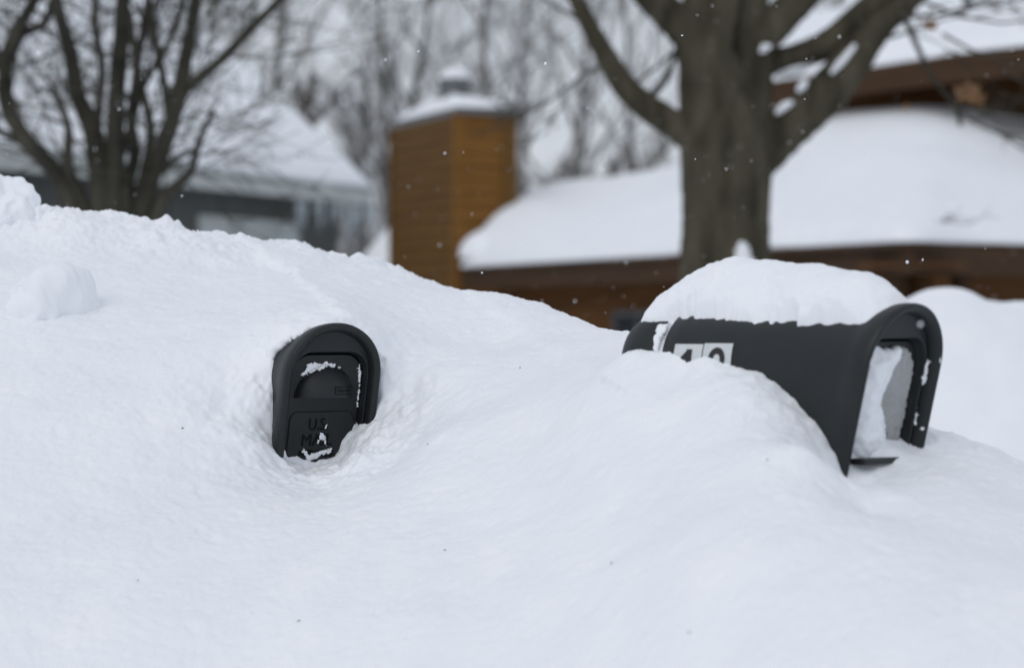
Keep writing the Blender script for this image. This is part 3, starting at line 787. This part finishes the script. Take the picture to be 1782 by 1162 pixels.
# twig tangle overhanging the eave
for px, py in ((1640,388),(1680,390)):
    for _ in range(2): grow(tw, rng, mp(px, py, .6), Vector((rng.uniform(-1,1), .1, rng.uniform(0,.15))), .14, .004, 1, .6, 0, 3, (2,3), 3, .002)
o = tw.build('crown', M['crab'], None); o.parent = maple; o.matrix_parent_inverse = Matrix.Translation(-maple.location)
def leaf(c, size, seed, parent):
    r_ = random.Random(seed); mb = MB(); n = 11; vs = [Vector((0,0,0))]
    for k in range(n):
        a = 2*math.pi*k/n; rr = size*(1 if k % 2 else .62)*r_.uniform(.85,1.15)
        vs.append(Vector((rr*math.cos(a), size*.35*math.sin(2*a)+size*.2*r_.uniform(-1,1), rr*math.sin(a)*.8)))
    mb.add([c+v for v in vs], [(0, 1+k, 1+(k+1)%n) for k in range(n)])
    o = mb.build('dry_leaf', M['leaf'], None); o.parent = parent; o.matrix_parent_inverse = Matrix.Translation(-parent.location)
leaf(mp(1686,160,-.32), .085, 3, maple); leaf(mp(1700,172,-.28), .065, 4, maple); leaf(mp(1620,44,-.3), .05, 5, maple); leaf(mp(1578,186,-.3), .028, 6, maple)

def tree_snow(pts, w, label, seed, dy=-.1):
    P, R_ = smooth_path([(mp(px, py, dy), r*s_) for (px, py), r in zip(pts, w)], 6)
    mb = MB(); mb.tube(P, R_, 10, True, .35, random.Random(seed)); o = mb.build('snow_on_tree', M['snow_far'], None, smooth=True)
    tag(o, label, 'snow')
tree_snow([(1258,145),(1262,160),(1268,178),(1272,196)], [4,13,13,5], 'white wedge of snow lodged in the main fork of the maple trunk', 1, -.15)
tree_snow([(1284,412),(1288,430),(1290,455),(1292,480)], [4,14,22,26], 'snow plastered low on the front of the maple trunk', 2, -.20)
tree_snow([(1446,128),(1462,110),(1476,94),(1488,78)], [3,6,6,3], 'short white streak of snow on the limb that leans over the house', 3, -.12)
tree_snow([(1350,198),(1365,185),(1380,178)], [3,8,3], 'small snow patch where the leaning limb leaves the maple trunk', 4, -.12)
tree_snow([(1352,132),(1380,122),(1412,110)], [4,11,7], 'white bar of snow caught between two maple limbs', 5, .08)
tree_snow([(1388,160),(1396,150),(1404,140)], [3,8,4], 'small snow patch halfway up the leaning maple limb', 6, -.1)
tree_snow([(1322,92),(1330,84),(1342,80)], [3,8,3], 'dab of snow on the elbow of the higher maple limb', 7, -.1)

# the many-stemmed tree before the grey house
TY = 11.0; s_ = TY / F
crab = empty('crabapple_tree', (at(190,0,TY).x, TY, -.15)); tag(crab, 'dark bare tree of many crooked stems before the grey house', 'tree')
st_args = dict(sides=9, n=6, bump=.12, parent=crab, m=M['crab'])
limb('trunk', [(mp(190,1120),62),(mp(190,900),55),(mp(188,640),55),(mp(190,480),62)], **{**st_args, 'sides':14})
STEMS = [
 [((165,480),26),((140,400),20),((105,310),18),((50,250),17),((15,190),16),((8,130),15),((22,70),14),((60,0),11),((110,-90),8)],
 [((180,480),26),((180,390),24),((172,300),21),((160,225),20),((135,165),17),((122,90),15),((100,10),12),((80,-120),8)],
 [((190,480),26),((196,390),24),((200,280),20),((202,190),18),((208,100),17),((214,20),16),((216,-120),12)],
 [((205,480),24),((240,380),20),((268,300),17),((296,220),17),((312,160),17),((325,90),14),((340,10),12),((352,-120),9)],
 [((308,170),11),((345,138),11),((392,98),10),((440,48),9),((492,-5),8),((600,-110),6)],
 [((210,470),20),((232,380),14),((252,300),11),((262,220),9),((240,120),8),((252,40),8),((265,-60),6)],
 [((185,300),10),((170,220),9),((178,120),8),((165,40),8),((170,-60),6)],
 [((8,135),10),((38,62),9),((78,40),8),((95,-20),6)],
 [((60,262),8),((20,238),7),((-40,215),6)],
 [((296,225),9),((285,140),8),((268,60),8),((255,-30),6)],
 [((200,300),9),((225,230),8),((250,150),7),((300,60),6),((330,-30),5)],
 [((5,120),10),((-10,80),9),((-30,20),8)],
 [((250,330),9),((300,280),7),((335,262),5)],
 [((150,470),22),((150,400),17),((140,340),13),((120,290),10),((118,220),8),((90,150),6)],
 [((215,480),24),((225,400),19),((220,330),15),((235,270),12),((228,200),10),((236,120),8),((225,20),7)],
 [((225,480),22),((262,400),16),((285,345),12),((330,300),9),((345,250),7),((372,190),5)]]
for st in STEMS: limb('stem', [(mp(p[0], p[1], rng.uniform(-.15,.15) if i > 2 else 0), w*.88) for i, (p, w) in enumerate(st)], **st_args)
tw = MB()
for st in STEMS:
    for (px, py), w in [q for q in st[2:] if not (q[0][0] > 320 and q[0][1] > 180)]:
        for _ in range(2):
            grow(tw, rng, mp(px, py), Vector((rng.gauss(0,.7), rng.gauss(0,.5), rng.uniform(.1,1))), rng.uniform(.5,.95), .006, 3, .5, .12, 3, (2,3), 4, .0018)
for px, py in ((320,290),(300,290),(280,330),(100,180),(110,160),(130,250)):
    for _ in range(2): grow(tw, rng, mp(px, py, rng.uniform(-.3,.3)), Vector((rng.gauss(.5,.6), rng.gauss(0,.4), rng.gauss(.1,.3))), .6, .005, 2, .6, .03, 3, (3,5), 3, .0018)
o = tw.build('crown', M['crab'], None); o.parent = crab; o.matrix_parent_inverse = Matrix.Translation(-crab.location)

# ------------------------------------------------------------------ bare trees far behind the houses
def far_tree(name, px, Y, h, r, seed, label, m, lean=0.0, spread=.55, depth=3, kids=(3,4), first=.22, up=.14, limbs=12, rmin=.004, group='bare trees beyond the houses', cat='tree', wide=.42):
    rg = random.Random(seed); base = Vector(((px - CX) / F * Y, Y, -.4))
    root = empty(name, base); tag(root, label, cat, group)
    n = 9; pts = []; rad = []; q = Vector((0,0,0))
    for i in range(n):
        pts.append(q.copy()); rad.append(r * (1 - .8*i/(n-1))); q = q + Vector((rg.gauss(lean, .06)*h/n, rg.gauss(0,.06)*h/n, h/n))
    mb = MB(); mb.tube(pts, rad, 7, False, .1, rg); mb.build('trunk', m, root, smooth=True)
    cb = MB()
    for k in range(limbs):
        t_ = first + (1-first)*(k+.5)/limbs; i = min(int(t_*(n-1)), n-2); p = pts[i].lerp(pts[i+1], t_*(n-1)-i); a = k*2.4 + rg.uniform(-.4,.4)
        grow(cb, rg, p, Vector((math.cos(a)*spread*1.6, math.sin(a)*spread*1.6, 1)), h*wide*(1.15-.75*t_), rad[i]*.55, depth, spread, up, 4, kids, 4, rmin)
    cb.build('crown', m, root)
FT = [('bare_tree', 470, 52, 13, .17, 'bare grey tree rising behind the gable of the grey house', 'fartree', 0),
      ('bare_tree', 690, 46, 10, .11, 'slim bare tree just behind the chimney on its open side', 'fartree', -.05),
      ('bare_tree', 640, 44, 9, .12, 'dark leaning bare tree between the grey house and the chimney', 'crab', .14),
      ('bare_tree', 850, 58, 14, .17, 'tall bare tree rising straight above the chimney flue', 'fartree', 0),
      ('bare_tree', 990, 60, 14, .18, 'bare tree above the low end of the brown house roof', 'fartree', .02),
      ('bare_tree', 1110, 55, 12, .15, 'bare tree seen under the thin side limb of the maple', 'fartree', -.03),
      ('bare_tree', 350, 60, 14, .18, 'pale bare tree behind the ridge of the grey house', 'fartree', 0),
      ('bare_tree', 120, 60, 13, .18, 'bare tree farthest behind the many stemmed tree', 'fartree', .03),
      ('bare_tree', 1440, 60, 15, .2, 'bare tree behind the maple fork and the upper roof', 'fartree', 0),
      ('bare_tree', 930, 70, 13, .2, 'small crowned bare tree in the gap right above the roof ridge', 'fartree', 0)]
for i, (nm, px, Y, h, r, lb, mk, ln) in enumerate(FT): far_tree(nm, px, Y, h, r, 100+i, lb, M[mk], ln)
far_tree('bare_shrub', 960, 42, 4.2, .07, 300, 'twiggy brown shrub behind the low end of the snowy roof', M['shrub'], 0, .4, 3, (4,6), .02, .3, 12, .0045, 'shrubs behind the brown house', 'shrub')
far_tree('bare_shrub', 1060, 41, 4.3, .07, 301, 'dense brown shrub behind the middle of the snowy ridge', M['shrub'], 0, .4, 3, (4,6), .02, .3, 12, .0045, 'shrubs behind the brown house', 'shrub')
far_tree('bare_shrub', 1150, 40, 4.4, .07, 302, 'brown shrub behind the ridge, close against the maple trunk', M['shrub'], 0, .4, 3, (4,6), .02, .3, 12, .0045, 'shrubs behind the brown house', 'shrub')
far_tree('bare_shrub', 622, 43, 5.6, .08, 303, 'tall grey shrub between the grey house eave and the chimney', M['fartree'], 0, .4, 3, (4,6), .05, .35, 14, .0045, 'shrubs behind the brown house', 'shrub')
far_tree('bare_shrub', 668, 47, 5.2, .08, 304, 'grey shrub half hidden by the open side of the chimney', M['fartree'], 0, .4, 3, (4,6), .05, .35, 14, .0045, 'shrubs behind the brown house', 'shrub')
far_tree('columnar_tree', 548, 48, 6.6, .13, 320, 'narrow dark reddish brown tree right of the grey gable', M['redtwig'], 0, .18, 3, (4,6), .25, .55, 20, .006, None, 'tree', .22)

# ------------------------------------------------------------------ the brown house
house = empty('brown_house', (2.0, 24, -.3)); tag(house, 'low brown wooden house with a broad tan chimney and snowy roofs', 'house')
HI = Matrix.Translation(-house.location)
def hpart(mb, name, m, parent=house, smooth=False):
    o = mb.build(name, m, None, smooth=smooth); o.parent = parent
    if parent is house: o.matrix_parent_inverse = Matrix.Translation(-house.location)
    return o
EZ = CZ + (560-450)/F*28.0          # eave height
def on_eave(px, py): return at(px, py, (EZ-CZ)*F/(HZ-py))
E1 = at(802, 450, 27.7); E1.z = EZ
E2 = on_eave(1580, 396); E3 = at(2050, 414, (EZ-CZ)*F/(HZ-414))
def frame_from(a, b):
    """Matrix whose x runs from a to b on plan, y points away behind, z up, origin at a (ground level 0)."""
    d = Vector((b.x-a.x, b.y-a.y, 0)); L = d.length; d.normalize(); return Matrix(((d.x, -d.y, 0, a.x), (d.y, d.x, 0, a.y), (0, 0, 1, 0), (0, 0, 0, 1))), L
def boards(parent, MF, L, z0, z1, hgt, m, thick=.022, x0=0.0, y=0.0, skip=None):
    """Horizontal lap boards, one object per course, leaning out at the foot."""
    z = z0
    while z < z1 - .02:
        zt = min(z + hgt, z1)
        for a, b_ in ([(x0, L)] if skip is None else skip(z, zt)):
            mb = MB()
            vs = [(a,y-thick,z+.002),(b_,y-thick,z+.002),(b_,y+.006,z+.002),(a,y+.006,z+.002),(a,y-thick*.35,zt),(b_,y-thick*.35,zt),(b_,y+.006,zt),(a,y+.006,zt)]
            mb.add([MF @ Vector(v) for v in vs], [(3,2,1,0),(4,5,6,7),(0,1,5,4),(1,2,6,5),(2,3,7,6),(3,0,4,7)])
            hpart(mb, 'board', m, parent)
        z = zt
# front wall under the long eave, set back below the overhang
MF, LF = frame_from(E1, E2)
wallm = MB(); wallm.box((.1, .46, -.6), (LF-.35, .62, EZ-.28), MF); wall = hpart(wallm, 'wall', M['brown'])
WX0, WX1, WZ0, WZ1 = 3.3, 4.35, .75, 1.46
def skip_win(z, zt):
    if zt < WZ0 or z > WZ1: return [(.1, LF-.35)]
    return [(.1, WX0-.05), (WX1+.05, LF-.35)]
boards(wall, MF, LF-.35, .0, EZ-.29, .165, M['brown'], y=.46, skip=skip_win)
MF2, LF2 = frame_from(E2, E3)
wallm = MB(); wallm.box((.55, .50, -.6), (LF2, .66, EZ-.28), MF2); wall2 = hpart(wallm, 'wall', M['brown'])
boards(wall2, MF2, LF2, .0, EZ-.29, .165, M['brown'], x0=.55, y=.50)
for xx, nm in ((.30, 'post'), (1.05, 'corner_board')):
    mb = MB(); mb.box((xx, .36, -.5), (xx+.13, .475, EZ-.28), MF2); hpart(mb, nm, M['trimbrown'])
# window
wm_ = MB()
for lo, hi in (((WX0-.05,.41,WZ0-.05),(WX1+.05,.47,WZ0)),((WX0-.05,.41,WZ1),(WX1+.05,.47,WZ1+.05)),((WX0-.05,.41,WZ0),(WX0,.47,WZ1)),((WX1,.41,WZ0),(WX1+.05,.47,WZ1)),(((WX0+WX1)/2-.02,.42,WZ0),((WX0+WX1)/2+.02,.47,WZ1))): wm_.box(lo, hi, MF)
win = hpart(wm_, 'window', M['metal'])
for a, b_ in ((WX0, (WX0+WX1)/2-.02), ((WX0+WX1)/2+.02, WX1)):
    mb = MB(); mb.box((a, .445, WZ0), (b_, .452, WZ1), MF); hpart(mb, 'pane', M['glass'], win)
# fascia boards and soffits
for MFx, a, b_ in ((MF, 0, LF), (MF2, .03, LF2)):
    mb = MB(); mb.box((a, .02, EZ-.36), (b_, .05, EZ-.145), MFx); hpart(mb, 'fascia', M['trimbrown'])
    mb = MB(); mb.box((a+.02, .05, EZ-.30), (b_-.02, .55, EZ-.27), MFx); hpart(mb, 'soffit', M['brown'])

# roof deck and the snow on it: rows from eave to top, columns from the chimney to the far corner
ROWS = [
 [(802,449,27.7),(990,436,None),(1180,423,None),(1345,411,None),(1470,403,None),(1580,396,None),(1680,401,None),(1800,405,None),(2050,414,None)],
 [(846,378,28.0),(1000,372,26.6),(1180,356,24.2),(1345,345,22.4),(1470,330,21.3),(1590,315,20.6),(1690,318,21.0),(1800,325,21.4),(2050,345,22.0)],
 [(893,345,28.6),(1010,338,28.3),(1180,312,26.2),(1345,285,24.5),(1440,255,23.4),(1600,240,22.8),(1690,242,22.9),(1800,255,23.2),(2050,280,23.8)],
 [(908,331,30.0),(1030,310,29.2),(1180,283,27.6),(1330,258,26.0),(1405,206,25.2),(1560,188,24.5),(1660,188,24.4),(1800,212,24.6),(2050,245,25.2)]]
def roof_grid(rows, nu=90, nv=34):
    G = []
    for row in rows:
        pts = []
        for px, py, Y in row:
            pts.append(np.array(at(px, py, Y if Y else (EZ-CZ)*F/(HZ-py))))
        G.append(pts)
    G = np.array(G)                               # rows x cols x 3
    def crs(vals, n):
        k = len(vals); u = np.linspace(0, k-1-1e-6, n); i = np.floor(u).astype(int); f = (u-i)[(...,)+(None,)*(vals.ndim-1)]
        g = lambda o: vals[np.clip(i+o, 0, k-1)]
        return .5*((2*g(0))+(-g(-1)+g(1))*f+(2*g(-1)-5*g(0)+4*g(1)-g(2))*f**2+(-g(-1)+3*g(0)-3*g(1)+g(2))*f**3)
    a = crs(G, nv)                                # nv x cols x 3
    return crs(a.transpose(1,0,2), nu).transpose(1,0,2)
def slab(name, g, thick, m, edge=.12, round_=(1,1,1,1)):
    """A layer with real thickness over the grid g (nv x nu x 3), rounded down at its edges."""
    nv, nu = g.shape[:2]
    big = lambda n: np.full(n, 1e9)
    dist_u = np.minimum(np.arange(nu)*1.0 if round_[2] else big(nu), (nu-1-np.arange(nu))*1.0 if round_[3] else big(nu))
    dist_v = np.minimum(np.arange(nv)*1.0 if round_[0] else big(nv), (nv-1-np.arange(nv))*1.0 if round_[1] else big(nv))
    du = np.sqrt(np.clip(dist_u/3.0, 0, 1)); dv = np.sqrt(np.clip(dist_v/3.0, 0, 1))
    k = np.minimum(dv[:,None], du[None])
    top = g.copy(); top[...,2] += thick*(.25+.75*k) + .03*vnoise(g[...,0]/.8, g[...,1]/.8)*k
    bot = g.copy(); bot[...,2] -= .0
    V = np.concatenate([top.reshape(-1,3), bot.reshape(-1,3)]); i = np.arange(nv*nu).reshape(nv,nu); N = nv*nu; j = i+N
    Q = [np.stack([i[:-1,:-1],i[:-1,1:],i[1:,1:],i[1:,:-1]],-1).reshape(-1,4), np.stack([j[:-1,:-1],j[1:,:-1],j[1:,1:],j[:-1,1:]],-1).reshape(-1,4)]
    for a in (i[0], i[-1], i[:,0], i[:,-1]): Q.append(np.stack([a[:-1],a[:-1]+N,a[1:]+N,a[1:]],-1))
    return link(name, mesh_np(name, V, np.concatenate(Q)), m)
g = roof_grid(ROWS); gd = g.copy(); gd[...,2] -= .14
def drop_grid(g, dz): q = g.copy(); q[...,2] += dz; return q
rf = slab('roof', drop_grid(g, -.17), .05, M['trimbrown'], round_=(0,0,0,0)); rf.parent = house; rf.matrix_parent_inverse = HI
rs = slab('roof_snow', drop_grid(g, -.11), .11, M['snow_far'], round_=(1,0,1,0)); tag(rs, 'broad smooth blanket of snow on the low roof right of the chimney', 'snow')

# upper storey: a wall rising from the low roof, and its own snowy roof
U0 = at(1330, 190, 26.4); U1 = at(2050, 190, 23.6)
MU, LU = frame_from(U0, U1)
UZT = CZ + (560-88)/F*24.5
mb = MB(); mb.box((0, .25, EZ-.3), (LU, .4, UZT), MU); uw = hpart(mb, 'wall', M['brown'])
boards(uw, MU, LU, EZ+.2, UZT-.02, .165, M['brown'], y=.25)
def ue(px, py, Y): return at(px, py, Y)
UR = [[(1318,122,25.0),(1505,95,24.3),(1640,75,23.6),(1790,56,22.9),(2050,27,21.6)],
      [(1330,70,27.0),(1500,40,26.2),(1640,22,25.4),(1790,5,24.6),(2050,-10,23.4)],
      [(1340,40,29.0),(1500,5,28.0),(1640,-20,27.0),(1790,-45,26.2),(2050,-80,25.0)]]
ROWS_SAVE = EZ
gu = roof_grid(UR, 60, 20)
rf = slab('roof', drop_grid(gu, -.20), .06, M['trimbrown'], round_=(0,0,0,0)); rf.parent = house; rf.matrix_parent_inverse = HI
rs = slab('roof_snow', drop_grid(gu, -.137), .14, M['snow_far'], round_=(1,0,1,0)); tag(rs, 'snow on the upper roof with a vent pipe standing in it', 'snow')
a_, b_ = at(1318,150,25.0), at(2050,50,21.6)
mb = MB()
for k in range(12):
    p = gu[0][int(k*59/12)]; q = gu[0][int((k+1)*59/12)]
    vs = [Vector(p)+Vector((0,0,-.40)), Vector(q)+Vector((0,0,-.40)), Vector(q)+Vector((0,0,-.145)), Vector(p)+Vector((0,0,-.145))]
    vs += [v + Vector((.03,.05,0)) for v in vs]
    mb.add(vs, [(0,1,2,3),(5,4,7,6),(3,2,6,7),(0,4,5,1)])
hpart(mb, 'fascia', M['trimbrown'])
vp = at(1684, 48, 25.0); mb = MB(); mb.tube([vp + Vector((0,0,-.25)), vp + Vector((0,0,.25)), vp + Vector((0,0,.62))], [.048,.048,.048], 12); hpart(mb, 'vent_pipe', M['metal'])

# chimney: a boarded chase with a metal cap, flue and snow
C0 = at(797, 560, 28.0); dL = Vector((-.363, .93, 0)).normalized(); dR = Vector((.93, .363, 0)).normalized()
WL, WR = 2.38, .70; CT = CZ + (560-193)/F*28.0
A0 = C0 + dL * WL
MC1, L1 = frame_from(A0, C0); MC2, L2 = frame_from(C0, C0 + dR*WR)
core = MB(); z0 = -.5
q = [C0 + dL*WL, C0, C0 + dR*WR, C0 + dR*WR + dL*WL]
ctr = (q[0]+q[2])/2
qs = [Vector((ctr.x + (p.x-ctr.x)*.985, ctr.y + (p.y-ctr.y)*.985, 0)) for p in q]
core.add([Vector((p.x,p.y,z0)) for p in qs] + [Vector((p.x,p.y,CT)) for p in qs], [(3,2,1,0),(4,5,6,7),(0,1,5,4),(1,2,6,5),(2,3,7,6),(3,0,4,7)])
chim = hpart(core, 'chimney', M['cedar2'])
boards(chim, MC1, L1-.10, -.2, CT-.03, .155, M['cedar2'], thick=.028, y=0, x0=.06)
boards(chim, MC2, L2-.16, -.2, CT-.03, .155, M['cedar'], thick=.028, y=0, x0=.09)
for MX, a, b_, mm in ((MC1, -.03, .06, 'cedar2'), (MC1, L1-.10, L1+.028, 'cedar'), (MC2, .0, .09, 'cedar'), (MC2, L2-.16, L2+.02, 'cedar2')):
    mb = MB(); mb.box((a, -.042, -.3), (b_, .002, CT-.02), MX); hpart(mb, 'corner_board', M[mm], chim)
def cap_ring(grow_, z): 
    out = []
    for p in q:
        d = Vector((p.x-ctr.x, p.y-ctr.y, 0)); out.append(Vector((p.x, p.y, z)) + d.normalized()*grow_)
    return out
cp = MB(); vs = cap_ring(.07, CT-.04) + cap_ring(.07, CT+.045); cp.add(vs, [(3,2,1,0),(4,5,6,7),(0,1,5,4),(1,2,6,5),(2,3,7,6),(3,0,4,7)]); hpart(cp, 'chimney_cap', M['metal'], chim)
fl = MB(); fc = Vector((ctr.x, ctr.y, 0)) + Vector((at(790,0,29).x - ctr.x, 0, 0))
fl.tube([fc+Vector((0,0,CT)), fc+Vector((0,0,CT+.34)), fc+Vector((0,0,CT+.345)), fc+Vector((0,0,CT+.49))], [.16,.16,.20,.20], 18); hpart(fl, 'flue', M['metal'], chim)
def blob(name, fn, label, nu=40, nv=16):
    V = []; 
    for j in range(nv+1):
        for k in range(nu): V.append(fn(2*math.pi*k/nu, j/nv))
    Q = [(j*nu+k, j*nu+(k+1)%nu, (j+1)*nu+(k+1)%nu, (j+1)*nu+k) for j in range(nv) for k in range(nu)]
    mb = MB(); mb.add(V, Q + [tuple(range(nu))]); o = mb.build(name, M['snow_far'], None, smooth=True); tag(o, label, 'snow'); return o
def cap_fn(a, v):
    c, s2 = math.cos(a), math.sin(a); k = max(abs(c), abs(s2))**.8
    r = 1 - v**1.5 * .999
    p = ctr + dR * (c/k) * (WR/2-.01) * r + dL * (s2/k) * (WL/2-.01) * r
    return Vector((p.x, p.y, CT + .046 + .26*v**.8 + .02*math.sin(3*a+2)*v))
blob('chimney_snow', cap_fn, 'mound of snow on the flat top of the tan chimney')
blob('flue_snow', lambda a, v: fc + Vector((math.cos(a)*.19*(1-v**2*.999), math.sin(a)*.19*(1-v**2*.999), CT+.492+.15*v**.7)), 'round cap of snow on the chimney flue')
# drift lying on the roof against the chimney's side
def ridge_drift(a, v):
    p = at(850, 415, 27.7); r = 1 - v**2*.999
    return Vector((p.x + math.cos(a)*.34*r, p.y + math.sin(a)*.5*r + .1, p.z - .22 + .36*v**.7))
blob('roof_drift', ridge_drift, 'small drift of snow heaped where the low roof meets the chimney')

# ------------------------------------------------------------------ the grey house
gh = empty('grey_house', (-5, 34, -.4)); tag(gh, 'grey boarded house under a steep snowy roof behind the many stemmed tree', 'house')
def gpart(mb, name, m, parent=gh, smooth=False):
    o = mb.build(name, m, None, smooth=smooth); o.parent = parent
    if parent is gh: o.matrix_parent_inverse = Matrix.Translation(-gh.location)
    return o
GR = at(640, 338, 38.0); gz = GR.z
GL = at(-260, 338, 38.0); GL = at(-330, HZ-(gz-CZ)*F/26.0, 26.0)
MG, LG = frame_from(GL, GR)
ov = .45
wb = MB(); wb.box((0, ov, -.6), (LG-.35, ov+.2, gz-.05), MG); gw = gpart(wb, 'wall', M['grey'])
def wx(px):
    """Distance along the wall where column px meets it."""
    k = (px-CX)/F; p0 = MG @ Vector((0,ov,0)); d = MG.to_3x3() @ Vector((1,0,0)); return (k*p0.y - p0.x)/(d.x - k*d.y)
GW = [(wx(342), wx(518), 1.7, 2.86, 2), (wx(118), wx(168), 1.7, 2.75, 1)]
rgb = random.Random(5); x = 0.0
while x < LG - .4:
    w = .24; 
    for z0_, z1_ in ((-.4, gz-.1),):
        spans = [(z0_, z1_)]
        for a, b_, c, d, _ in GW:
            if x + w > a and x < b_: spans = [(z0_, c-.04), (d+.06, z1_)]
        for s0, s1 in spans:
            if s1 - s0 < .05: continue
            mb = MB(); dp = rgb.uniform(.018,.03); mb.box((x+.006, ov-dp, s0), (min(x+w-.006, LG-.36), ov+.004, s1), MG); gpart(mb, 'board', M['grey'], gw)
    x += w
for a, b_, c, d, npn in GW:
    mb = MB()
    for lo, hi in (((a,ov-.05,c-.04),(b_,ov,c+.05)),((a,ov-.05,d-.06),(b_,ov,d+.05)),((a,ov-.05,c+.05),(a+.07,ov,d-.06)),((b_-.07,ov-.05,c+.05),(b_,ov,d-.06))): mb.box(lo, hi, MG)
    if npn == 2: mb.box((a+(b_-a)*.64, ov-.05, c+.05), (a+(b_-a)*.70, ov, d-.06), MG)
    f = gpart(mb, 'window', M['paint'])
    cuts = [(a+.07, b_-.07)] if npn == 1 else [(a+.07, a+(b_-a)*.64), (a+(b_-a)*.70, b_-.07)]
    for e0, e1 in cuts:
        mb = MB(); mb.box((e0, ov-.028, c+.05), (e1, ov-.02, d-.06), MG); gpart(mb, 'pane', M['curtain'], f)
mb = MB(); mb.box((LG-.36, ov-.04, -.6), (LG-.24, ov+.1, gz-.08), MG); gpart(mb, 'corner_board', M['grey'])
mb = MB(); mb.box((-.3, -.03, gz-.17), (LG+.05, 0, gz+.03), MG); gpart(mb, 'fascia', M['paint'])
mb = MB(); mb.box((-.3, 0, gz-.12), (LG, ov, gz-.09), MG); gpart(mb, 'soffit', M['paint'])
RUN, RISE = 3.6, 3.1
def gpt(x, y, z): return MG @ Vector((x, y, z))
gg = np.zeros((22, 70, 3))
for j in range(22):
    for k in range(70):
        v = j/21; xx = -.3 + (LG+.35)*k/69
        gg[j,k] = gpt(xx, -.05 + RUN*v, gz + .05 + RISE*v)
rf = slab('roof', gg, .05, M['paint'], round_=(0,0,0,0)); rf.parent = gh; rf.matrix_parent_inverse = Matrix.Translation(-gh.location)
rs = slab('roof_snow', drop_grid(gg, .055), .20, M['snow_far'], round_=(1,0,0,1)); tag(rs, 'steep snow covered roof slope of the grey house', 'snow')
# gable end and rear slope
mb = MB(); P = [gpt(LG-.35, ov, -.6), gpt(LG-.35, 2*RUN-ov, -.6), gpt(LG-.35, 2*RUN-ov, gz-.05), gpt(LG-.35, RUN, gz+RISE-.1), gpt(LG-.35, ov, gz-.05)]
d_ = MG.to_3x3() @ Vector((.05,0,0)); mb.add(P + [p+d_ for p in P], [(0,1,2,3,4),(9,8,7,6,5)] + [(i,(i+1)%5,5+(i+1)%5,5+i) for i in range(5)]); gpart(mb, 'gable_wall', M['grey'])
mb = MB(); mb.add([gpt(-.3, RUN, gz+RISE+.05), gpt(LG+.05, RUN, gz+RISE+.05), gpt(LG+.05, 2*RUN+.05, gz), gpt(-.3, 2*RUN+.05, gz)] + [gpt(-.3, RUN, gz+RISE+.22), gpt(LG+.05, RUN, gz+RISE+.22), gpt(LG+.05, 2*RUN+.05, gz+.15), gpt(-.3, 2*RUN+.05, gz+.15)], [(0,1,2,3),(7,6,5,4),(0,4,5,1),(1,5,6,2),(2,6,7,3),(3,7,4,0)]); gpart(mb, 'rear_roof', M['snow_far'])
# icicles on the eave
rgi = random.Random(9)
ice_me = None
for k in range(16):
    xx = wx(470 + 150*k/16) + rgi.uniform(-.1,.1); L = rgi.uniform(.25,.75)
    if ice_me is None:
        mb = MB(); mb.tube([(0,0,0),(.004,0,-.35),(0,.003,-.7),(.002,0,-1)], [.028,.022,.013,.002], 7); o = mb.build('icicle', M['ice'], None, smooth=True); ice_me = o.data
    else: o = link('icicle', ice_me)
    o.location = gpt(xx, -.015, gz-.16); o.scale = (1.2, 1.2, L)
    tag(o, 'clear icicle hanging from the pale eave of the grey house', 'icicle', 'icicles along the grey eave')

# ------------------------------------------------------------------ falling snow
def falling_snow():
    rs_ = np.random.RandomState(21); n = 2600
    bm = bmesh.new(); bmesh.ops.create_icosphere(bm, subdivisions=1, radius=1); base = np.array([v.co[:] for v in bm.verts]); tri = np.array([[v.index for v in f.verts] for f in bm.faces]); bm.free()
    Y = (rs_.rand(n) * (12.0**3 - 2.7**3) + 2.7**3)**(1/3)
    X = (rs_.rand(n) - .5) * .62 * Y; Z = CZ + (rs_.rand(n) - .42) * .36 * Y
    r = .0009 + .0017 * rs_.rand(n)**2.5
    V = []; T = []
    for i in range(n):
        sc_ = r[i] * (.6 + .8*rs_.rand(3)); jit = 1 + .35*(rs_.rand(len(base),1)-.5)
        V.append(base*jit*sc_ + np.array([X[i], Y[i], Z[i]])); T.append(tri + i*len(base))
    o = link('falling_snow', mesh_np('falling_snow', np.concatenate(V), np.concatenate(T)), M['flake'])
    tag(o, 'fine snowflakes drifting down through the air', kind='stuff')
falling_snow()

def debris():
    # a few dark seed husks and bark crumbs lying on the bank
    dgx = bpy.context.evaluated_depsgraph_get(); mb = MB(); r_ = random.Random(4)
    for px, py in ((745,773),(775,957),(1200,1100),(318,745),(905,640),(1065,980),(1420,610),(240,1010),(1335,800),(520,1080)):
        o = Vector((0,0,CZ)); d = (at(px, py, 1) - o).normalized()
        hit, loc, nor, *_ = scene.ray_cast(dgx, o + d*2.0, d)
        if not hit: continue
        ax = Vector((r_.uniform(-1,1), r_.uniform(-1,1), r_.uniform(-.3,.3))).normalized()
        L = r_.uniform(.0012,.0028); mb.tube([loc - ax*L + nor*.0006, loc + nor*.001, loc + ax*L + nor*.0006], [.0004,.0009,.0004], 5)
    o = mb.build('bark_crumbs', M['crab'], None); tag(o, 'scattered dark crumbs of bark lying on the white bank', kind='stuff')
debris()
